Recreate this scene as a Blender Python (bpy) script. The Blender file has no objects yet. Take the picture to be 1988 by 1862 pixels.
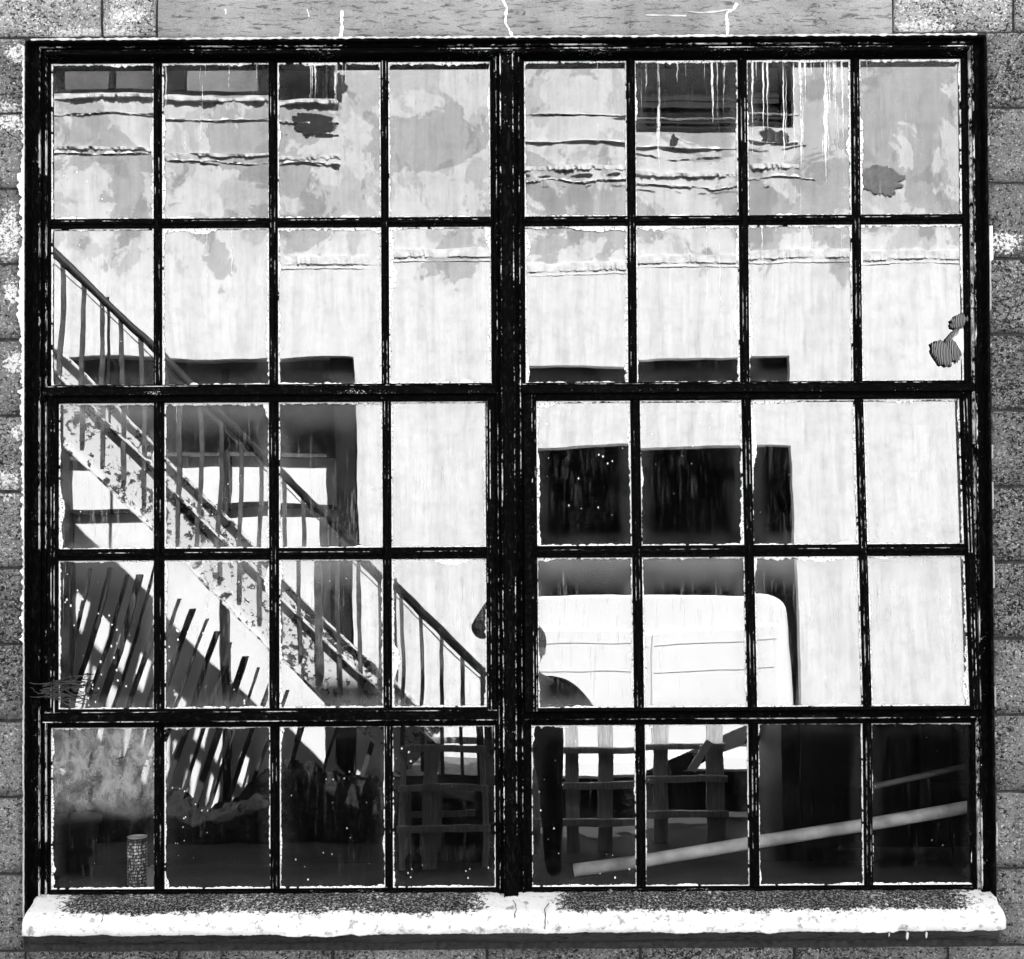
import bpy, bmesh, math, random
from mathutils import Vector, noise, Matrix
R = math.radians
rnd = random.Random(7)
scene = bpy.context.scene

# ------------------------------------------------------------------ camera
CAM_D = 3.2            # metres from the camera to the plane of the window
EYE = 1.60
cam_d = bpy.data.cameras.new('camera')
cam = bpy.data.objects.new('camera', cam_d)
scene.collection.objects.link(cam)
scene.camera = cam
cam.location = (0.0, -CAM_D, EYE)
cam.rotation_euler = (Matrix.Rotation(R(90 + 0.9), 4, 'X') @ Matrix.Rotation(R(-0.32), 4, 'Z')).to_euler()
cam_d.sensor_width = 36.0
cam_d.lens = 42.83
cam_d.shift_x = 0.000
cam_d.shift_y = 0.0865
cam_d.clip_start = 0.01
cam_d.clip_end = 400.0

# ------------------------------------------------------------------ light
SUN_TO = Vector((0.32, 1.0, 1.45)).normalized()     # towards the sun, over the roof of the window's building
world = bpy.data.worlds.new('World')
scene.world = world
world.use_nodes = True
wn, wl = world.node_tree.nodes, world.node_tree.links
wn.clear()
sky = wn.new('ShaderNodeTexSky'); sky.sky_type = 'NISHITA'; sky.sun_disc = False
sky.sun_elevation = math.asin(SUN_TO.z)
sky.sun_rotation = math.atan2(SUN_TO.x, SUN_TO.y)
bw = wn.new('ShaderNodeRGBToBW')
bg = wn.new('ShaderNodeBackground'); bg.inputs['Strength'].default_value = 0.05
wo = wn.new('ShaderNodeOutputWorld')
wl.new(sky.outputs[0], bw.inputs[0]); wl.new(bw.outputs[0], bg.inputs[0]); wl.new(bg.outputs[0], wo.inputs[0])
sun_d = bpy.data.lights.new('sun', 'SUN'); sun_d.energy = 5.0; sun_d.angle = R(0.5); sun_d.color = (1, 1, 1)
sun = bpy.data.objects.new('sun', sun_d); scene.collection.objects.link(sun)
sun.rotation_euler = SUN_TO.to_track_quat('Z', 'Y').to_euler()

vs = scene.view_settings
scene.display_settings.display_device = 'sRGB'
vs.view_transform = 'Standard'; vs.look = 'None'; vs.gamma = 1.0; vs.use_curve_mapping = False
vs.exposure = 3.1
cy = scene.cycles
cy.max_bounces = 10; cy.diffuse_bounces = 4; cy.glossy_bounces = 6; cy.transparent_max_bounces = 12
cy.caustics_reflective = False; cy.caustics_refractive = False
cy.use_denoising = True
cy.sample_clamp_indirect = 6.0

# ------------------------------------------------------------------ helpers
COL = scene.collection
S = 0.001353           # metres on the window plane for one unit of the layout drawing


def at(x, y, depth=0.0):
    """layout drawing (x right, y down) -> world X, Z for something standing `depth` metres in front of the glass
    (directly seen) or mirrored from that far out in the alley (negative depth)."""
    f = S * (CAM_D + depth) / CAM_D
    return (x - 994.0) * f, EYE + (1140.0 - y) * f


def link(o, parent=None):
    COL.objects.link(o)
    if parent is not None:
        o.parent = parent
    return o


def empty(name, loc=(0, 0, 0)):
    o = bpy.data.objects.new(name, None); o.empty_display_size = 0.1
    o.location = loc
    return link(o)


def tag(o, label=None, cat=None, group=None, kind=None):
    if label: o['label'] = label
    if cat: o['category'] = cat
    if group: o['group'] = group
    if kind: o['kind'] = kind
    return o


def obj(name, bm, mat, parent=None, smooth=False, loc=None):
    me = bpy.data.meshes.new(name)
    bmesh.ops.recalc_face_normals(bm, faces=bm.faces)
    bm.to_mesh(me); bm.free()
    if smooth:
        for p in me.polygons: p.use_smooth = True
    mats = mat if isinstance(mat, (list, tuple)) else [mat]
    for m in mats: me.materials.append(m)
    o = bpy.data.objects.new(name, me)
    link(o, parent)
    if loc is not None: o.location = loc
    return o


def box(bm, x0, x1, y0, y1, z0, z1, mi=0, bevel=0.0):
    vs_ = [bm.verts.new(p) for p in ((x0, y0, z0), (x1, y0, z0), (x1, y1, z0), (x0, y1, z0),
                                     (x0, y0, z1), (x1, y0, z1), (x1, y1, z1), (x0, y1, z1))]
    fs = []
    for idx in ((0, 1, 5, 4), (1, 2, 6, 5), (2, 3, 7, 6), (3, 0, 4, 7), (4, 5, 6, 7), (3, 2, 1, 0)):
        f = bm.faces.new([vs_[i] for i in idx]); f.material_index = mi; fs.append(f)
    if bevel > 0:
        es = list({e for f in fs for e in f.edges})
        bmesh.ops.bevel(bm, geom=es, offset=bevel, segments=1, affect='EDGES', clamp_overlap=True)
    return fs


def prism(bm, pts, axis_from, axis_to, plane='xz', mi=0):
    """closed outline pts in a plane, extruded along the third axis"""
    def mk(p, t):
        if plane == 'xz': return (p[0], t, p[1])
        if plane == 'yz': return (t, p[0], p[1])
        return (p[0], p[1], t)
    a = [bm.verts.new(mk(p, axis_from)) for p in pts]
    b = [bm.verts.new(mk(p, axis_to)) for p in pts]
    n = len(pts)
    fs = [bm.faces.new(a), bm.faces.new(b[::-1])]
    for i in range(n):
        fs.append(bm.faces.new((a[i], a[(i + 1) % n], b[(i + 1) % n], b[i])))
    for f in fs: f.material_index = mi


def tube(bm, pts, rad, seg=8, caps=True):
    rings = []
    n = len(pts)
    pts = [Vector(p) for p in pts]
    for i, p in enumerate(pts):
        d = (pts[min(i + 1, n - 1)] - pts[max(i - 1, 0)]).normalized()
        up = Vector((0, 0, 1)) if abs(d.z) < 0.9 else Vector((0, 1, 0))
        u = d.cross(up).normalized(); v = d.cross(u).normalized()
        r = rad[i] if isinstance(rad, (list, tuple)) else rad
        rings.append([bm.verts.new(p + (u * math.cos(2 * math.pi * k / seg) + v * math.sin(2 * math.pi * k / seg)) * r) for k in range(seg)])
    for a, b in zip(rings, rings[1:]):
        for k in range(seg):
            bm.faces.new((a[k], a[(k + 1) % seg], b[(k + 1) % seg], b[k]))
    if caps:
        bm.faces.new(rings[0][::-1]); bm.faces.new(rings[-1])


def beam(bm, p0, p1, wy, h, mi=0):
    """rectangular bar between two points of an xz plane; wy = size along y, h = size across"""
    p0, p1 = Vector(p0), Vector(p1)
    d = (p1 - p0).normalized(); n = Vector((-d.z, 0, d.x))
    vs_ = []
    for p in (p0, p1):
        for sy in (-1, 1):
            for sn in (-1, 1):
                vs_.append(bm.verts.new(p + Vector((0, sy * wy / 2, 0)) + n * (sn * h / 2)))
    for idx in ((0, 1, 3, 2), (4, 6, 7, 5), (0, 4, 5, 1), (2, 3, 7, 6), (0, 2, 6, 4), (1, 5, 7, 3)):
        f = bm.faces.new([vs_[i] for i in idx]); f.material_index = mi


def fbm(x, y, z=0.0, o=4):
    return noise.fractal(Vector((x, y, z)), 1.0, 2.1, o)


# ------------------------------------------------------------------ materials (the place is shown in greys)
class NT:
    def __init__(self, name):
        self.m = bpy.data.materials.new(name); self.m.use_nodes = True
        self.t = self.m.node_tree; self.t.nodes.clear()
        self.out = self.n('ShaderNodeOutputMaterial')
        self.tc = self.n('ShaderNodeTexCoord')
        self.geo = self.n('ShaderNodeNewGeometry')

    def n(self, typ, **kw):
        nd = self.t.nodes.new(typ)
        for k, v in kw.items(): setattr(nd, k, v)
        return nd

    def l(self, a, b): self.t.links.new(a, b); return b

    def put(self, sock, v):
        if hasattr(v, 'links'): self.t.links.new(v, sock)
        else: sock.default_value = v

    def math(self, op, a, b=0.0, c=None, clamp=False):
        nd = self.n('ShaderNodeMath', operation=op, use_clamp=clamp)
        self.put(nd.inputs[0], a); self.put(nd.inputs[1], b)
        if c is not None: self.put(nd.inputs[2], c)
        return nd.outputs[0]

    def mapping(self, vec, scale=(1, 1, 1), loc=(0, 0, 0)):
        nd = self.n('ShaderNodeMapping'); self.put(nd.inputs['Vector'], vec)
        nd.inputs['Scale'].default_value = scale; nd.inputs['Location'].default_value = loc
        return nd.outputs[0]

    def noise(self, vec, scale, detail=4.0, rough=0.55, dist=0.0):
        nd = self.n('ShaderNodeTexNoise'); self.put(nd.inputs['Vector'], vec)
        nd.inputs['Scale'].default_value = scale; nd.inputs['Detail'].default_value = detail
        nd.inputs['Roughness'].default_value = rough; nd.inputs['Distortion'].default_value = dist
        return nd.outputs['Fac']

    def voronoi(self, vec, scale, feature='F1', rand=1.0):
        nd = self.n('ShaderNodeTexVoronoi', feature=feature); self.put(nd.inputs['Vector'], vec)
        nd.inputs['Scale'].default_value = scale; nd.inputs['Randomness'].default_value = rand
        return nd.outputs['Distance']

    def step(self, v, lo, hi, a=0.0, b=1.0):
        nd = self.n('ShaderNodeMapRange'); nd.clamp = True
        self.put(nd.inputs['Value'], v)
        self.put(nd.inputs['From Min'], lo); self.put(nd.inputs['From Max'], hi)
        self.put(nd.inputs['To Min'], a); self.put(nd.inputs['To Max'], b)
        return nd.outputs[0]

    def mix(self, f, a, b):
        nd = self.n('ShaderNodeMix', data_type='FLOAT'); self.put(nd.inputs[0], f)
        self.put(nd.inputs[2], a); self.put(nd.inputs[3], b)
        return nd.outputs[0]

    def shifted(self, amount=37.0):
        """object coordinates pushed by a random amount per object, so alike pieces differ"""
        oi = self.n('ShaderNodeObjectInfo')
        cb = self.n('ShaderNodeCombineXYZ')
        r = self.math('MULTIPLY', oi.outputs['Random'], amount)
        self.l(r, cb.inputs[0]); self.l(r, cb.inputs[1]); self.l(r, cb.inputs[2])
        va = self.n('ShaderNodeVectorMath', operation='ADD')
        self.l(self.tc.outputs['Object'], va.inputs[0]); self.l(cb.outputs[0], va.inputs[1])
        return va.outputs[0]

    def bump(self, h, dist, strength=1.0):
        nd = self.n('ShaderNodeBump'); nd.inputs['Distance'].default_value = dist
        nd.inputs['Strength'].default_value = strength; self.put(nd.inputs['Height'], h)
        return nd.outputs[0]

    def surf(self, grey, rough=0.8, spec=0.3, normal=None, metallic=0.0):
        p = self.n('ShaderNodeBsdfPrincipled')
        self.put(p.inputs['Base Color'], grey if hasattr(grey, 'links') else (grey, grey, grey, 1))
        self.put(p.inputs['Roughness'], rough); p.inputs['Specular IOR Level'].default_value = spec
        p.inputs['Metallic'].default_value = metallic
        if normal is not None: self.l(normal, p.inputs['Normal'])
        self.l(p.outputs[0], self.out.inputs[0])
        return self.m

    def sep(self, v):
        s = self.n('ShaderNodeSeparateXYZ'); self.l(v, s.inputs[0]); return s.outputs

    def ellipse(self, cx, cz, rx, rz, soft=0.35):
        """1 inside a soft ellipse on the wall (world X, Z)"""
        x, y, z = self.sep(self.geo.outputs['Position'])
        dx = self.math('DIVIDE', self.math('SUBTRACT', x, cx), rx)
        dz = self.math('DIVIDE', self.math('SUBTRACT', z, cz), rz)
        d = self.math('SQRT', self.math('ADD', self.math('MULTIPLY', dx, dx), self.math('MULTIPLY', dz, dz)))
        return self.step(d, 1.0 + soft, 1.0 - soft)


def mat_flat(name, grey, rough=0.8, spec=0.3, var=0.25, scale=30.0, bump=0.0):
    t = NT(name); v = t.shifted()
    n = t.noise(v, scale, 5)
    c = t.mix(t.step(n, 0.3, 0.7), grey * (1 - var), grey * (1 + var))
    return t.surf(c, rough, spec, t.bump(n, bump) if bump else None)


def mat_block():
    t = NT('rough_block'); v = t.shifted()
    oi = t.n('ShaderNodeObjectInfo')
    big = t.noise(v, 14, 3)
    pits = t.noise(t.mapping(v, (1, 1, 1.35)), 100, 4, 0.68, 0.9)
    grit = t.noise(v, 170, 3, 0.65)
    tone = t.math('MULTIPLY_ADD', oi.outputs['Random'], 0.05, 0.13)
    xw, yw, zw = t.sep(t.geo.outputs['Position'])
    smooth = t.step(t.noise(t.geo.outputs['Position'], 2.7, 2), 0.45, 0.58)
    tone = t.math('MULTIPLY', tone, t.step(big, 0.3, 0.7, 0.75, 1.3))
    c = t.mix(t.step(t.math('ADD', pits, t.math('MULTIPLY', smooth, 0.07)), 0.45, 0.55), 0.012, t.math('MULTIPLY', tone, 1.2))
    c = t.mix(t.step(grit, 0.57, 0.64), c, t.math('MULTIPLY', tone, 2.8))
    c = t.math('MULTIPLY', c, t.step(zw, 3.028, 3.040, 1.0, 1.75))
    # lime and old paint spatter where the wall shows it
    m = 0.0
    for (px, py, rx, ry) in SPATTER:
        X, Z = at(px, py, -0.045)
        e = t.ellipse(X, Z, rx * S, ry * S, 0.55)
        m = e if m == 0.0 else t.math('MAXIMUM', m, e)
    sp = t.noise(t.geo.outputs['Position'], 125, 5, 0.72)
    thr = t.step(m, 0.0, 1.0, 0.84, 0.45)
    mask = t.math('MULTIPLY', t.step(t.math('SUBTRACT', sp, thr), 0.0, 0.04), t.step(grit, 0.36, 0.44))
    c = t.mix(mask, c, 0.78)
    h = t.math('MULTIPLY_ADD', grit, 0.35, t.math('MULTIPLY', pits, 0.9))
    return t.surf(c, 0.92, 0.15, t.bump(h, 0.012))


# lime spatter on the wall: centre x, y and radii in drawing units
SPATTER = [(15, 445, 34, 78), (20, 215, 45, 42), (180, 58, 150, 30), (250, 20, 50, 22), (1800, 50, 90, 22), (1760, 70, 60, 18),
           (1955, 472, 48, 30), (30, 700, 32, 36), (15, 935, 30, 45), (35, 830, 22, 26), (20, 560, 18, 40), (40, 90, 45, 26), (48, 560, 12, 800)]


def mat_concrete(name='lintel_concrete', base=0.27):
    t = NT(name); v = t.tc.outputs['Object']
    a = t.noise(v, 5, 5, 0.6, 0.6)
    b = t.noise(t.mapping(v, (1, 1, 5)), 22, 5, 0.65, 0.8)
    g = t.noise(v, 300, 2)
    c = t.mix(t.step(a, 0.35, 0.65), base * 0.72, base * 1.22)
    c = t.math('MULTIPLY', c, t.step(b, 0.36, 0.46, 0.35, 1.0))
    b2 = t.noise(t.mapping(v, (1, 1, 2.2)), 45, 6, 0.7, 1.0)
    c = t.math('MULTIPLY', c, t.step(t.math('ADD', b2, t.math('MULTIPLY', a, 0.25)), 0.47, 0.53, 0.25, 1.0))
    c = t.math('MULTIPLY', c, t.step(g, 0.35, 0.7, 0.85, 1.15))
    return t.surf(c, 0.9, 0.15, t.bump(t.math('ADD', b, a), 0.004))


def mat_iron(name, cover, base=0.0015, scale=240.0, stretch=(1, 1, 1), gap=0.12):
    """old black paint on steel with pale chips; cover = how much of it is chipped"""
    t = NT(name); v = t.mapping(t.tc.outputs['Object'], stretch)
    oi = t.n('ShaderNodeObjectInfo')
    n = t.noise(v, scale, 4, 0.7, 0.4)
    patchy = t.noise(t.tc.outputs['Object'], 7, 5, 0.7)
    thr = t.math('SUBTRACT', 0.80 - cover * 0.42, t.step(patchy, 0.42, 0.68, -gap * 0.6, gap))
    chips = t.step(t.math('SUBTRACT', n, thr), 0.0, 0.03)
    grey = t.noise(v, scale * 0.4, 3)
    c = t.mix(t.step(grey, 0.52, 0.75), base, base * 6.0)
    c = t.mix(chips, c, t.step(t.noise(v, 60, 2), 0.35, 0.6, 0.12, 0.60))
    return t.surf(c, 0.85, 0.02, t.bump(n, 0.0015))


def mat_putty():
    t = NT('putty'); v = t.geo.outputs['Position']
    n = t.noise(v, 210, 3, 0.6)
    c = t.mix(t.step(n, 0.37, 0.44), 0.06, 0.90)
    return t.surf(c, 0.8, 0.2, t.bump(n, 0.001))


def mat_glass():
    t = NT('old_glass')
    v = t.shifted(61.0)
    uv = t.sep(t.tc.outputs['UV'])
    oi = t.n('ShaderNodeObjectInfo')
    oc = t.n('ShaderNodeSeparateColor'); t.l(oi.outputs['Color'], oc.inputs[0])
    streak_amt, haze_amt, speck_amt = oc.outputs[0], oc.outputs[1], oc.outputs[2]
    # slow waves of drawn glass
    wav = t.noise(v, 2.6, 0.5, 0.3)
    wav2 = t.noise(v, 11.0, 1, 0.4)
    nrm = t.bump(t.math('MULTIPLY_ADD', wav2, 0.05, wav), 0.0012)
    glossy = t.n('ShaderNodeBsdfGlossy'); glossy.inputs['Color'].default_value = (0.98, 0.98, 0.98, 1)
    glossy.inputs['Roughness'].default_value = 0.0; t.l(nrm, glossy.inputs['Normal'])
    tr = t.n('ShaderNodeBsdfTransparent'); tr.inputs['Color'].default_value = (0.74, 0.74, 0.74, 1)
    mx = t.n('ShaderNodeMixShader'); mx.inputs[0].default_value = 0.157
    t.l(tr.outputs[0], mx.inputs[1]); t.l(glossy.outputs[0], mx.inputs[2])
    # runs of lime from the head of the pane
    ux = t.sep(v)
    wob = t.noise(v, 22, 3, .6)
    cw = t.n('ShaderNodeCombineXYZ'); t.l(t.math('MULTIPLY', wob, 0.012), cw.inputs[0])
    vw = t.n('ShaderNodeVectorMath', operation='ADD'); t.l(v, vw.inputs[0]); t.l(cw.outputs[0], vw.inputs[1])
    st = t.noise(t.mapping(vw.outputs[0], (85, 1, 1.2)), 1.0, 3.5, 0.7, 0.15)
    top = t.math('SUBTRACT', 1.0, uv[1])
    lim = t.math('ADD', t.math('MULTIPLY', top, 0.14), t.math('SUBTRACT', 0.79, t.math('MULTIPLY', streak_amt, 0.215)))
    runs = t.step(t.math('SUBTRACT', st, lim), 0.0, 0.07)
    runs = t.math('MULTIPLY', runs, t.step(t.noise(t.mapping(v, (30, 1, 40)), 1.0, 3, .7), 0.30, 0.55, 0.25, 1.0))
    hlow = t.math('MULTIPLY', haze_amt, t.step(haze_amt, 1.0, 1.05, 1.0, 0.12))
    fine = t.noise(t.mapping(v, (150, 1, 10)), 1.0, 5, 0.75)
    finem = t.math('MULTIPLY', t.step(fine, 0.53, 0.66), t.math('MULTIPLY', hlow, t.step(t.noise(v, 5, 2), 0.35, 0.65, 0.10, 0.52)))
    # haze gathered along the edges
    ex = t.math('MINIMUM', uv[0], t.math('SUBTRACT', 1.0, uv[0]))
    ey = t.math('MINIMUM', uv[1], t.math('SUBTRACT', 1.0, uv[1]))
    e = t.math('MINIMUM', ex, t.math('MULTIPLY', ey, 1.4))
    hz = t.noise(v, 16, 5, 0.6)
    edge = t.math('MULTIPLY', t.step(e, 0.16, 0.0), t.math('MULTIPLY', t.step(hz, 0.25, 0.7), t.math('MULTIPLY_ADD', hlow, 0.6, 0.03)))
    edge = t.math('MULTIPLY', edge, 0.75)
    dv = t.mapping(v, (1, 1, .7)); dots = t.math('ADD', t.voronoi(dv, 58), t.math('MULTIPLY', t.noise(v, 330, 2), 0.16)); dots = t.math('SUBTRACT', dots, 0.06)
    dn = t.noise(v, 6, 2)
    r = t.math('MULTIPLY', t.step(dn, 0.44, 0.66, 0.03, 0.20), speck_amt)
    spk = t.step(t.math('SUBTRACT', r, dots), 0.0, 0.03)
    veil = t.math('MULTIPLY', hlow, t.step(hz, 0.35, 0.8, 0.0, 0.045))
    over = t.math('MAXIMUM', t.math('SUBTRACT', haze_amt, 1.0), 0.0)
    cloud = t.math('MULTIPLY', over, t.math('MULTIPLY', t.step(uv[1], 0.42, 0.60), t.step(t.noise(t.mapping(v, (1, 1, .7)), 24, 9, 0.75, 0.35), 0.38, 0.60, 0.1, 1.0)))  # brighter upper area put into the lowest left pane's colour
    head = t.math('MULTIPLY', t.step(t.math('MULTIPLY_ADD', hz, 0.16, uv[1]), 0.84, 1.08), t.math('MULTIPLY', t.math('MULTIPLY', hlow, hlow), 0.5))
    white = t.math('MAXIMUM', runs, spk)
    veil = t.math('MAXIMUM', veil, t.math('MAXIMUM', cloud, head))
    m = t.math('MAXIMUM', white, t.math('MAXIMUM', edge, t.math('MAXIMUM', finem, veil)))
    m = t.math('MINIMUM', m, 0.93)
    dirt = t.n('ShaderNodeBsdfDiffuse'); t.l(t.mix(white, 0.34, 0.80), dirt.inputs['Color'])
    mx2 = t.n('ShaderNodeMixShader'); t.l(m, mx2.inputs[0])
    t.l(mx.outputs[0], mx2.inputs[1]); t.l(dirt.outputs[0], mx2.inputs[2])
    t.l(mx2.outputs[0], t.out.inputs[0])
    return t.m


def mat_sill():
    t = NT('sill_limewash'); p = t.geo.outputs['Position']
    x, y, z = t.sep(p)
    n = t.noise(p, 95, 5, 0.75)
    big = t.noise(p, 7.0, 5, 0.65)
    # lichen and grime lie on the flat behind the nosing, less of it near the middle post and the ends
    flat = t.step(t.math('MULTIPLY_ADD', t.noise(p, 16, 5, .7), 0.05, y), -0.098, -0.068)
    mid = t.step(t.math('ABSOLUTE', t.math('SUBTRACT', x, 0.02)), 0.04, 0.14)
    ends = t.step(t.math('ABSOLUTE', x), 1.235, 1.12)
    f = t.math('MULTIPLY', t.math('MULTIPLY', flat, mid), ends)
    thr = t.math('ADD', t.math('MULTIPLY', f, 0.40), t.math('MULTIPLY_ADD', big, 0.42, 0.02))
    grime = t.step(t.math('SUBTRACT', thr, n), -0.02, 0.04)
    c = t.mix(grime, t.step(t.noise(p, 40, 5, .7), .34, .46, .30, .80), t.step(t.noise(p, 170, 4, .7), 0.50, 0.60, 0.006, 0.30))
    return t.surf(c, 0.85, 0.2, t.bump(n, 0.004))


def mat_facade():
    t = NT('whitewashed_render'); p = t.geo.outputs['Position']
    x, y, z = t.sep(p)
    w = t.noise(p, 1.6, 5, 0.6, 0.6)
    w2 = t.noise(t.mapping(p, (1, 1, 0.7)), 3.2, 4, 0.6, 0.3)
    # worn patches in the band below the upper windows
    zone = t.math('MULTIPLY', t.step(z, 3.35, 4.0), t.step(z, 6.3, 5.6))
    lowz = t.step(z, 1.0, 0.1)
    thr = t.math('SUBTRACT', 0.70, t.math('ADD', t.math('MULTIPLY', zone, 0.19), t.math('MULTIPLY', lowz, 0.2)))
    fz = t.math('MULTIPLY', t.math('SUBTRACT', t.noise(p, 34, 6, .75), .5), 0.10)
    patch = t.step(t.math('ADD', t.math('SUBTRACT', w, thr), fz), -0.003, 0.012)
    thr2 = t.math('SUBTRACT', 0.74, t.math('MULTIPLY', zone, 0.20))
    patch2 = t.step(t.math('ADD', t.math('SUBTRACT', w2, thr2), fz), -0.008, 0.012)
    stain = t.noise(t.mapping(p, (7, 7, 0.6)), 1.5, 5, 0.6)
    grit = t.noise(p, 40, 4, 0.6)
    c = t.mix(patch, 0.80, 0.53)
    c = t.mix(patch2, c, t.math('MULTIPLY', c, 0.80))
    gr = t.noise(t.mapping(p, (26, 26, 1.6)), 1.0, 6, 0.75)
    c = t.math('MULTIPLY', c, t.step(gr, 0.36, 0.52, 0.86, 1.0))
    mot = t.noise(p, 9, 7, 0.72)
    c = t.math('MULTIPLY', c, t.step(mot, 0.36, 0.54, 0.86, 1.0))
    dk = t.noise(t.mapping(p, (1, 1, .45)), 55, 3, .6)
    c = t.math('MULTIPLY', c, t.step(dk, 0.27, 0.31, 0.55, 1.0))
    c = t.math('MULTIPLY', c, t.step(stain, 0.35, 0.6, 0.86, 1.0))
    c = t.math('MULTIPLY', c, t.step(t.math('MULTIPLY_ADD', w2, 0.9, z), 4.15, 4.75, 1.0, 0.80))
    c = t.math('MULTIPLY', c, t.step(grit, 0.3, 0.5, 0.93, 1.0))
    br = t.n('ShaderNodeTexBrick')
    sw = t.n('ShaderNodeCombineXYZ'); t.l(x, sw.inputs[0]); t.l(z, sw.inputs[1]); t.l(sw.outputs[0], br.inputs['Vector'])
    br.inputs['Scale'].default_value = 1.0; br.inputs['Brick Width'].default_value = 0.4
    br.inputs['Row Height'].default_value = 0.2; br.inputs['Mortar Size'].default_value = 0.006
    br.inputs['Mortar Smooth'].default_value = 0.8
    br.inputs['Color1'].default_value = (1, 1, 1, 1); br.inputs['Color2'].default_value = (.98, .98, .98, 1)
    br.inputs['Mortar'].default_value = (.965, .965, .965, 1)
    c = t.math('MULTIPLY', c, br.outputs['Color'])
    h = t.math('MULTIPLY_ADD', grit, 0.4, t.math('MULTIPLY', br.outputs['Fac'], -0.08))
    return t.surf(c, 0.9, 0.2, t.bump(h, 0.004))


def mat_rusty_white():
    t = NT('flaking_steel'); v = t.geo.outputs['Position']
    n = t.noise(v, 17, 5, 0.7, 0.4); n2 = t.noise(v, 3, 2)
    thr = t.math('SUBTRACT', 0.56, t.step(n2, 0.4, 0.7, 0.0, 0.09))
    m = t.step(t.math('SUBTRACT', n, thr), 0.0, 0.02)
    return t.surf(t.mix(m, 0.62, 0.04), 0.7, 0.3, t.bump(n, 0.003))


def mat_wood(name, base):
    t = NT(name); v = t.shifted()
    g = t.noise(t.mapping(v, (30, 30, 2.5)), 3.0, 5, 0.6, 0.4)
    return t.surf(t.mix(t.step(g, 0.3, 0.7), base * 0.55, base * 1.25), 0.8, 0.2, t.bump(g, 0.002))


def mat_asphalt():
    t = NT('asphalt'); v = t.geo.outputs['Position']
    a = t.noise(v, 0.7, 4); b = t.noise(v, 60, 3)
    c = t.math('MULTIPLY', t.step(a, 0.3, 0.7, 0.030, 0.060), t.step(b, 0.3, 0.7, 0.6, 1.3))
    return t.surf(c, 0.9, 0.3, t.bump(b, 0.01))


def mat_can():
    t = NT('printed_can'); s = t.sep(t.tc.outputs['Object'])
    br = t.n('ShaderNodeTexBrick')
    ang = t.math('ARCTAN2', s[1], s[0])
    cb = t.n('ShaderNodeCombineXYZ'); t.l(t.math('MULTIPLY', ang, 0.028), cb.inputs[0]); t.l(s[2], cb.inputs[1])
    t.l(cb.outputs[0], br.inputs['Vector'])
    br.inputs['Scale'].default_value = 1; br.inputs['Brick Width'].default_value = 0.024
    br.inputs['Row Height'].default_value = 0.011; br.inputs['Mortar Size'].default_value = 0.0016
    n = t.noise(t.tc.outputs['Object'], 90, 2)
    br.inputs['Row Height'].default_value = 0.0085; br.offset = 0.37
    n2 = t.noise(t.mapping(t.tc.outputs['Object'], (1, 1, .35)), 230, 3)
    c = t.mix(t.math('MAXIMUM', br.outputs['Fac'], t.step(n2, .46, .53)), t.step(n, 0.40, 0.50, 0.25, 0.95), 0.03)
    c = t.math('MULTIPLY', c, t.step(s[2], .112, .118, 1.0, .15))
    return t.surf(c, 0.4, 0.5)


M = {}
M['block'] = mat_block()
M['mortar'] = mat_flat('mortar_joint', 0.035, 0.95, 0.1, 0.5, 60, 0.003)
M['lintel'] = mat_concrete('lintel_concrete', 0.24)
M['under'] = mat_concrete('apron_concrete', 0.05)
M['iron'] = mat_iron('black_iron', 0.14)
M['iron_dense'] = mat_iron('black_iron_chipped', 0.34)
M['iron_v'] = mat_iron('black_iron_upright', 0.22, stretch=(1.3, 1.3, 0.5))
M['iron_h'] = mat_iron('black_iron_level', 0.30, stretch=(0.5, 1.3, 1.3))
M['edge_v'] = mat_iron('worn_edge_upright', 0.60, stretch=(1, 1, 0.25), scale=300, gap=0.26)
M['edge_h'] = mat_iron('worn_edge_level', 0.58, stretch=(0.25, 1, 1), scale=300, gap=0.26)
M['edge_heavy'] = mat_iron('bare_white_edge', 0.85, scale=130, stretch=(1, 1, .6))
M['reveal'] = mat_iron('black_reveal', 0.10, base=0.002, scale=160)
M['putty'] = mat_putty()
M['glass'] = mat_glass()
M['sill'] = mat_sill()
M['lime'] = mat_flat('lime_bead', 0.8, 0.85, 0.2, 0.12, 120, 0.002)
M['facade'] = mat_facade()
M['ledge'] = mat_flat('whitewashed_ledge', 0.72, 0.9, 0.2, 0.2, 18, 0.006)
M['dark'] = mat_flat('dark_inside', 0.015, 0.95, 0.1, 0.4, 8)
M['room'] = mat_flat('dark_room', 0.007, 0.95, 0.05, 0.5, 6)  # one near-black tone for all surfaces of the room
M['door_white'] = mat_flat('white_door', 0.78, 0.6, 0.3, 0.05, 5)
M['van'] = mat_flat('van_white', 0.80, 0.35, 0.5, 0.03, 3)
M['rubber'] = mat_flat('rubber', 0.02, 0.8, 0.3, 0.2, 40)
M['seam'] = mat_flat('van_seam', 0.35, 0.6, 0.3, 0.3, 20)
M['lens'] = mat_flat('tail_lens', 0.12, 0.3, 0.5, 0.1, 10)
M['stair_steel'] = mat_rusty_white()
M['rail_dark'] = mat_flat('dark_rail', 0.012, 0.6, 0.3, 0.6, 20)
M['baluster'] = mat_flat('worn_baluster', 0.07, 0.6, 0.3, 0.7, 14)
M['tread'] = mat_flat('checker_tread', 0.10, 0.6, 0.3, 0.5, 20)
M['pallet'] = mat_wood('weathered_board', 0.50)
M['asphalt'] = mat_asphalt()
M['pipe'] = mat_flat('painted_pipe', 0.50, 0.5, 0.3, 0.6, 9)
M['can'] = mat_can()
M['tin'] = mat_flat('bare_tin', 0.7, 0.35, 0.5, 0.1, 30)
M['card'] = mat_flat('grey_card', 0.16, 0.9, 0.1, 0.3, 20)
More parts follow.
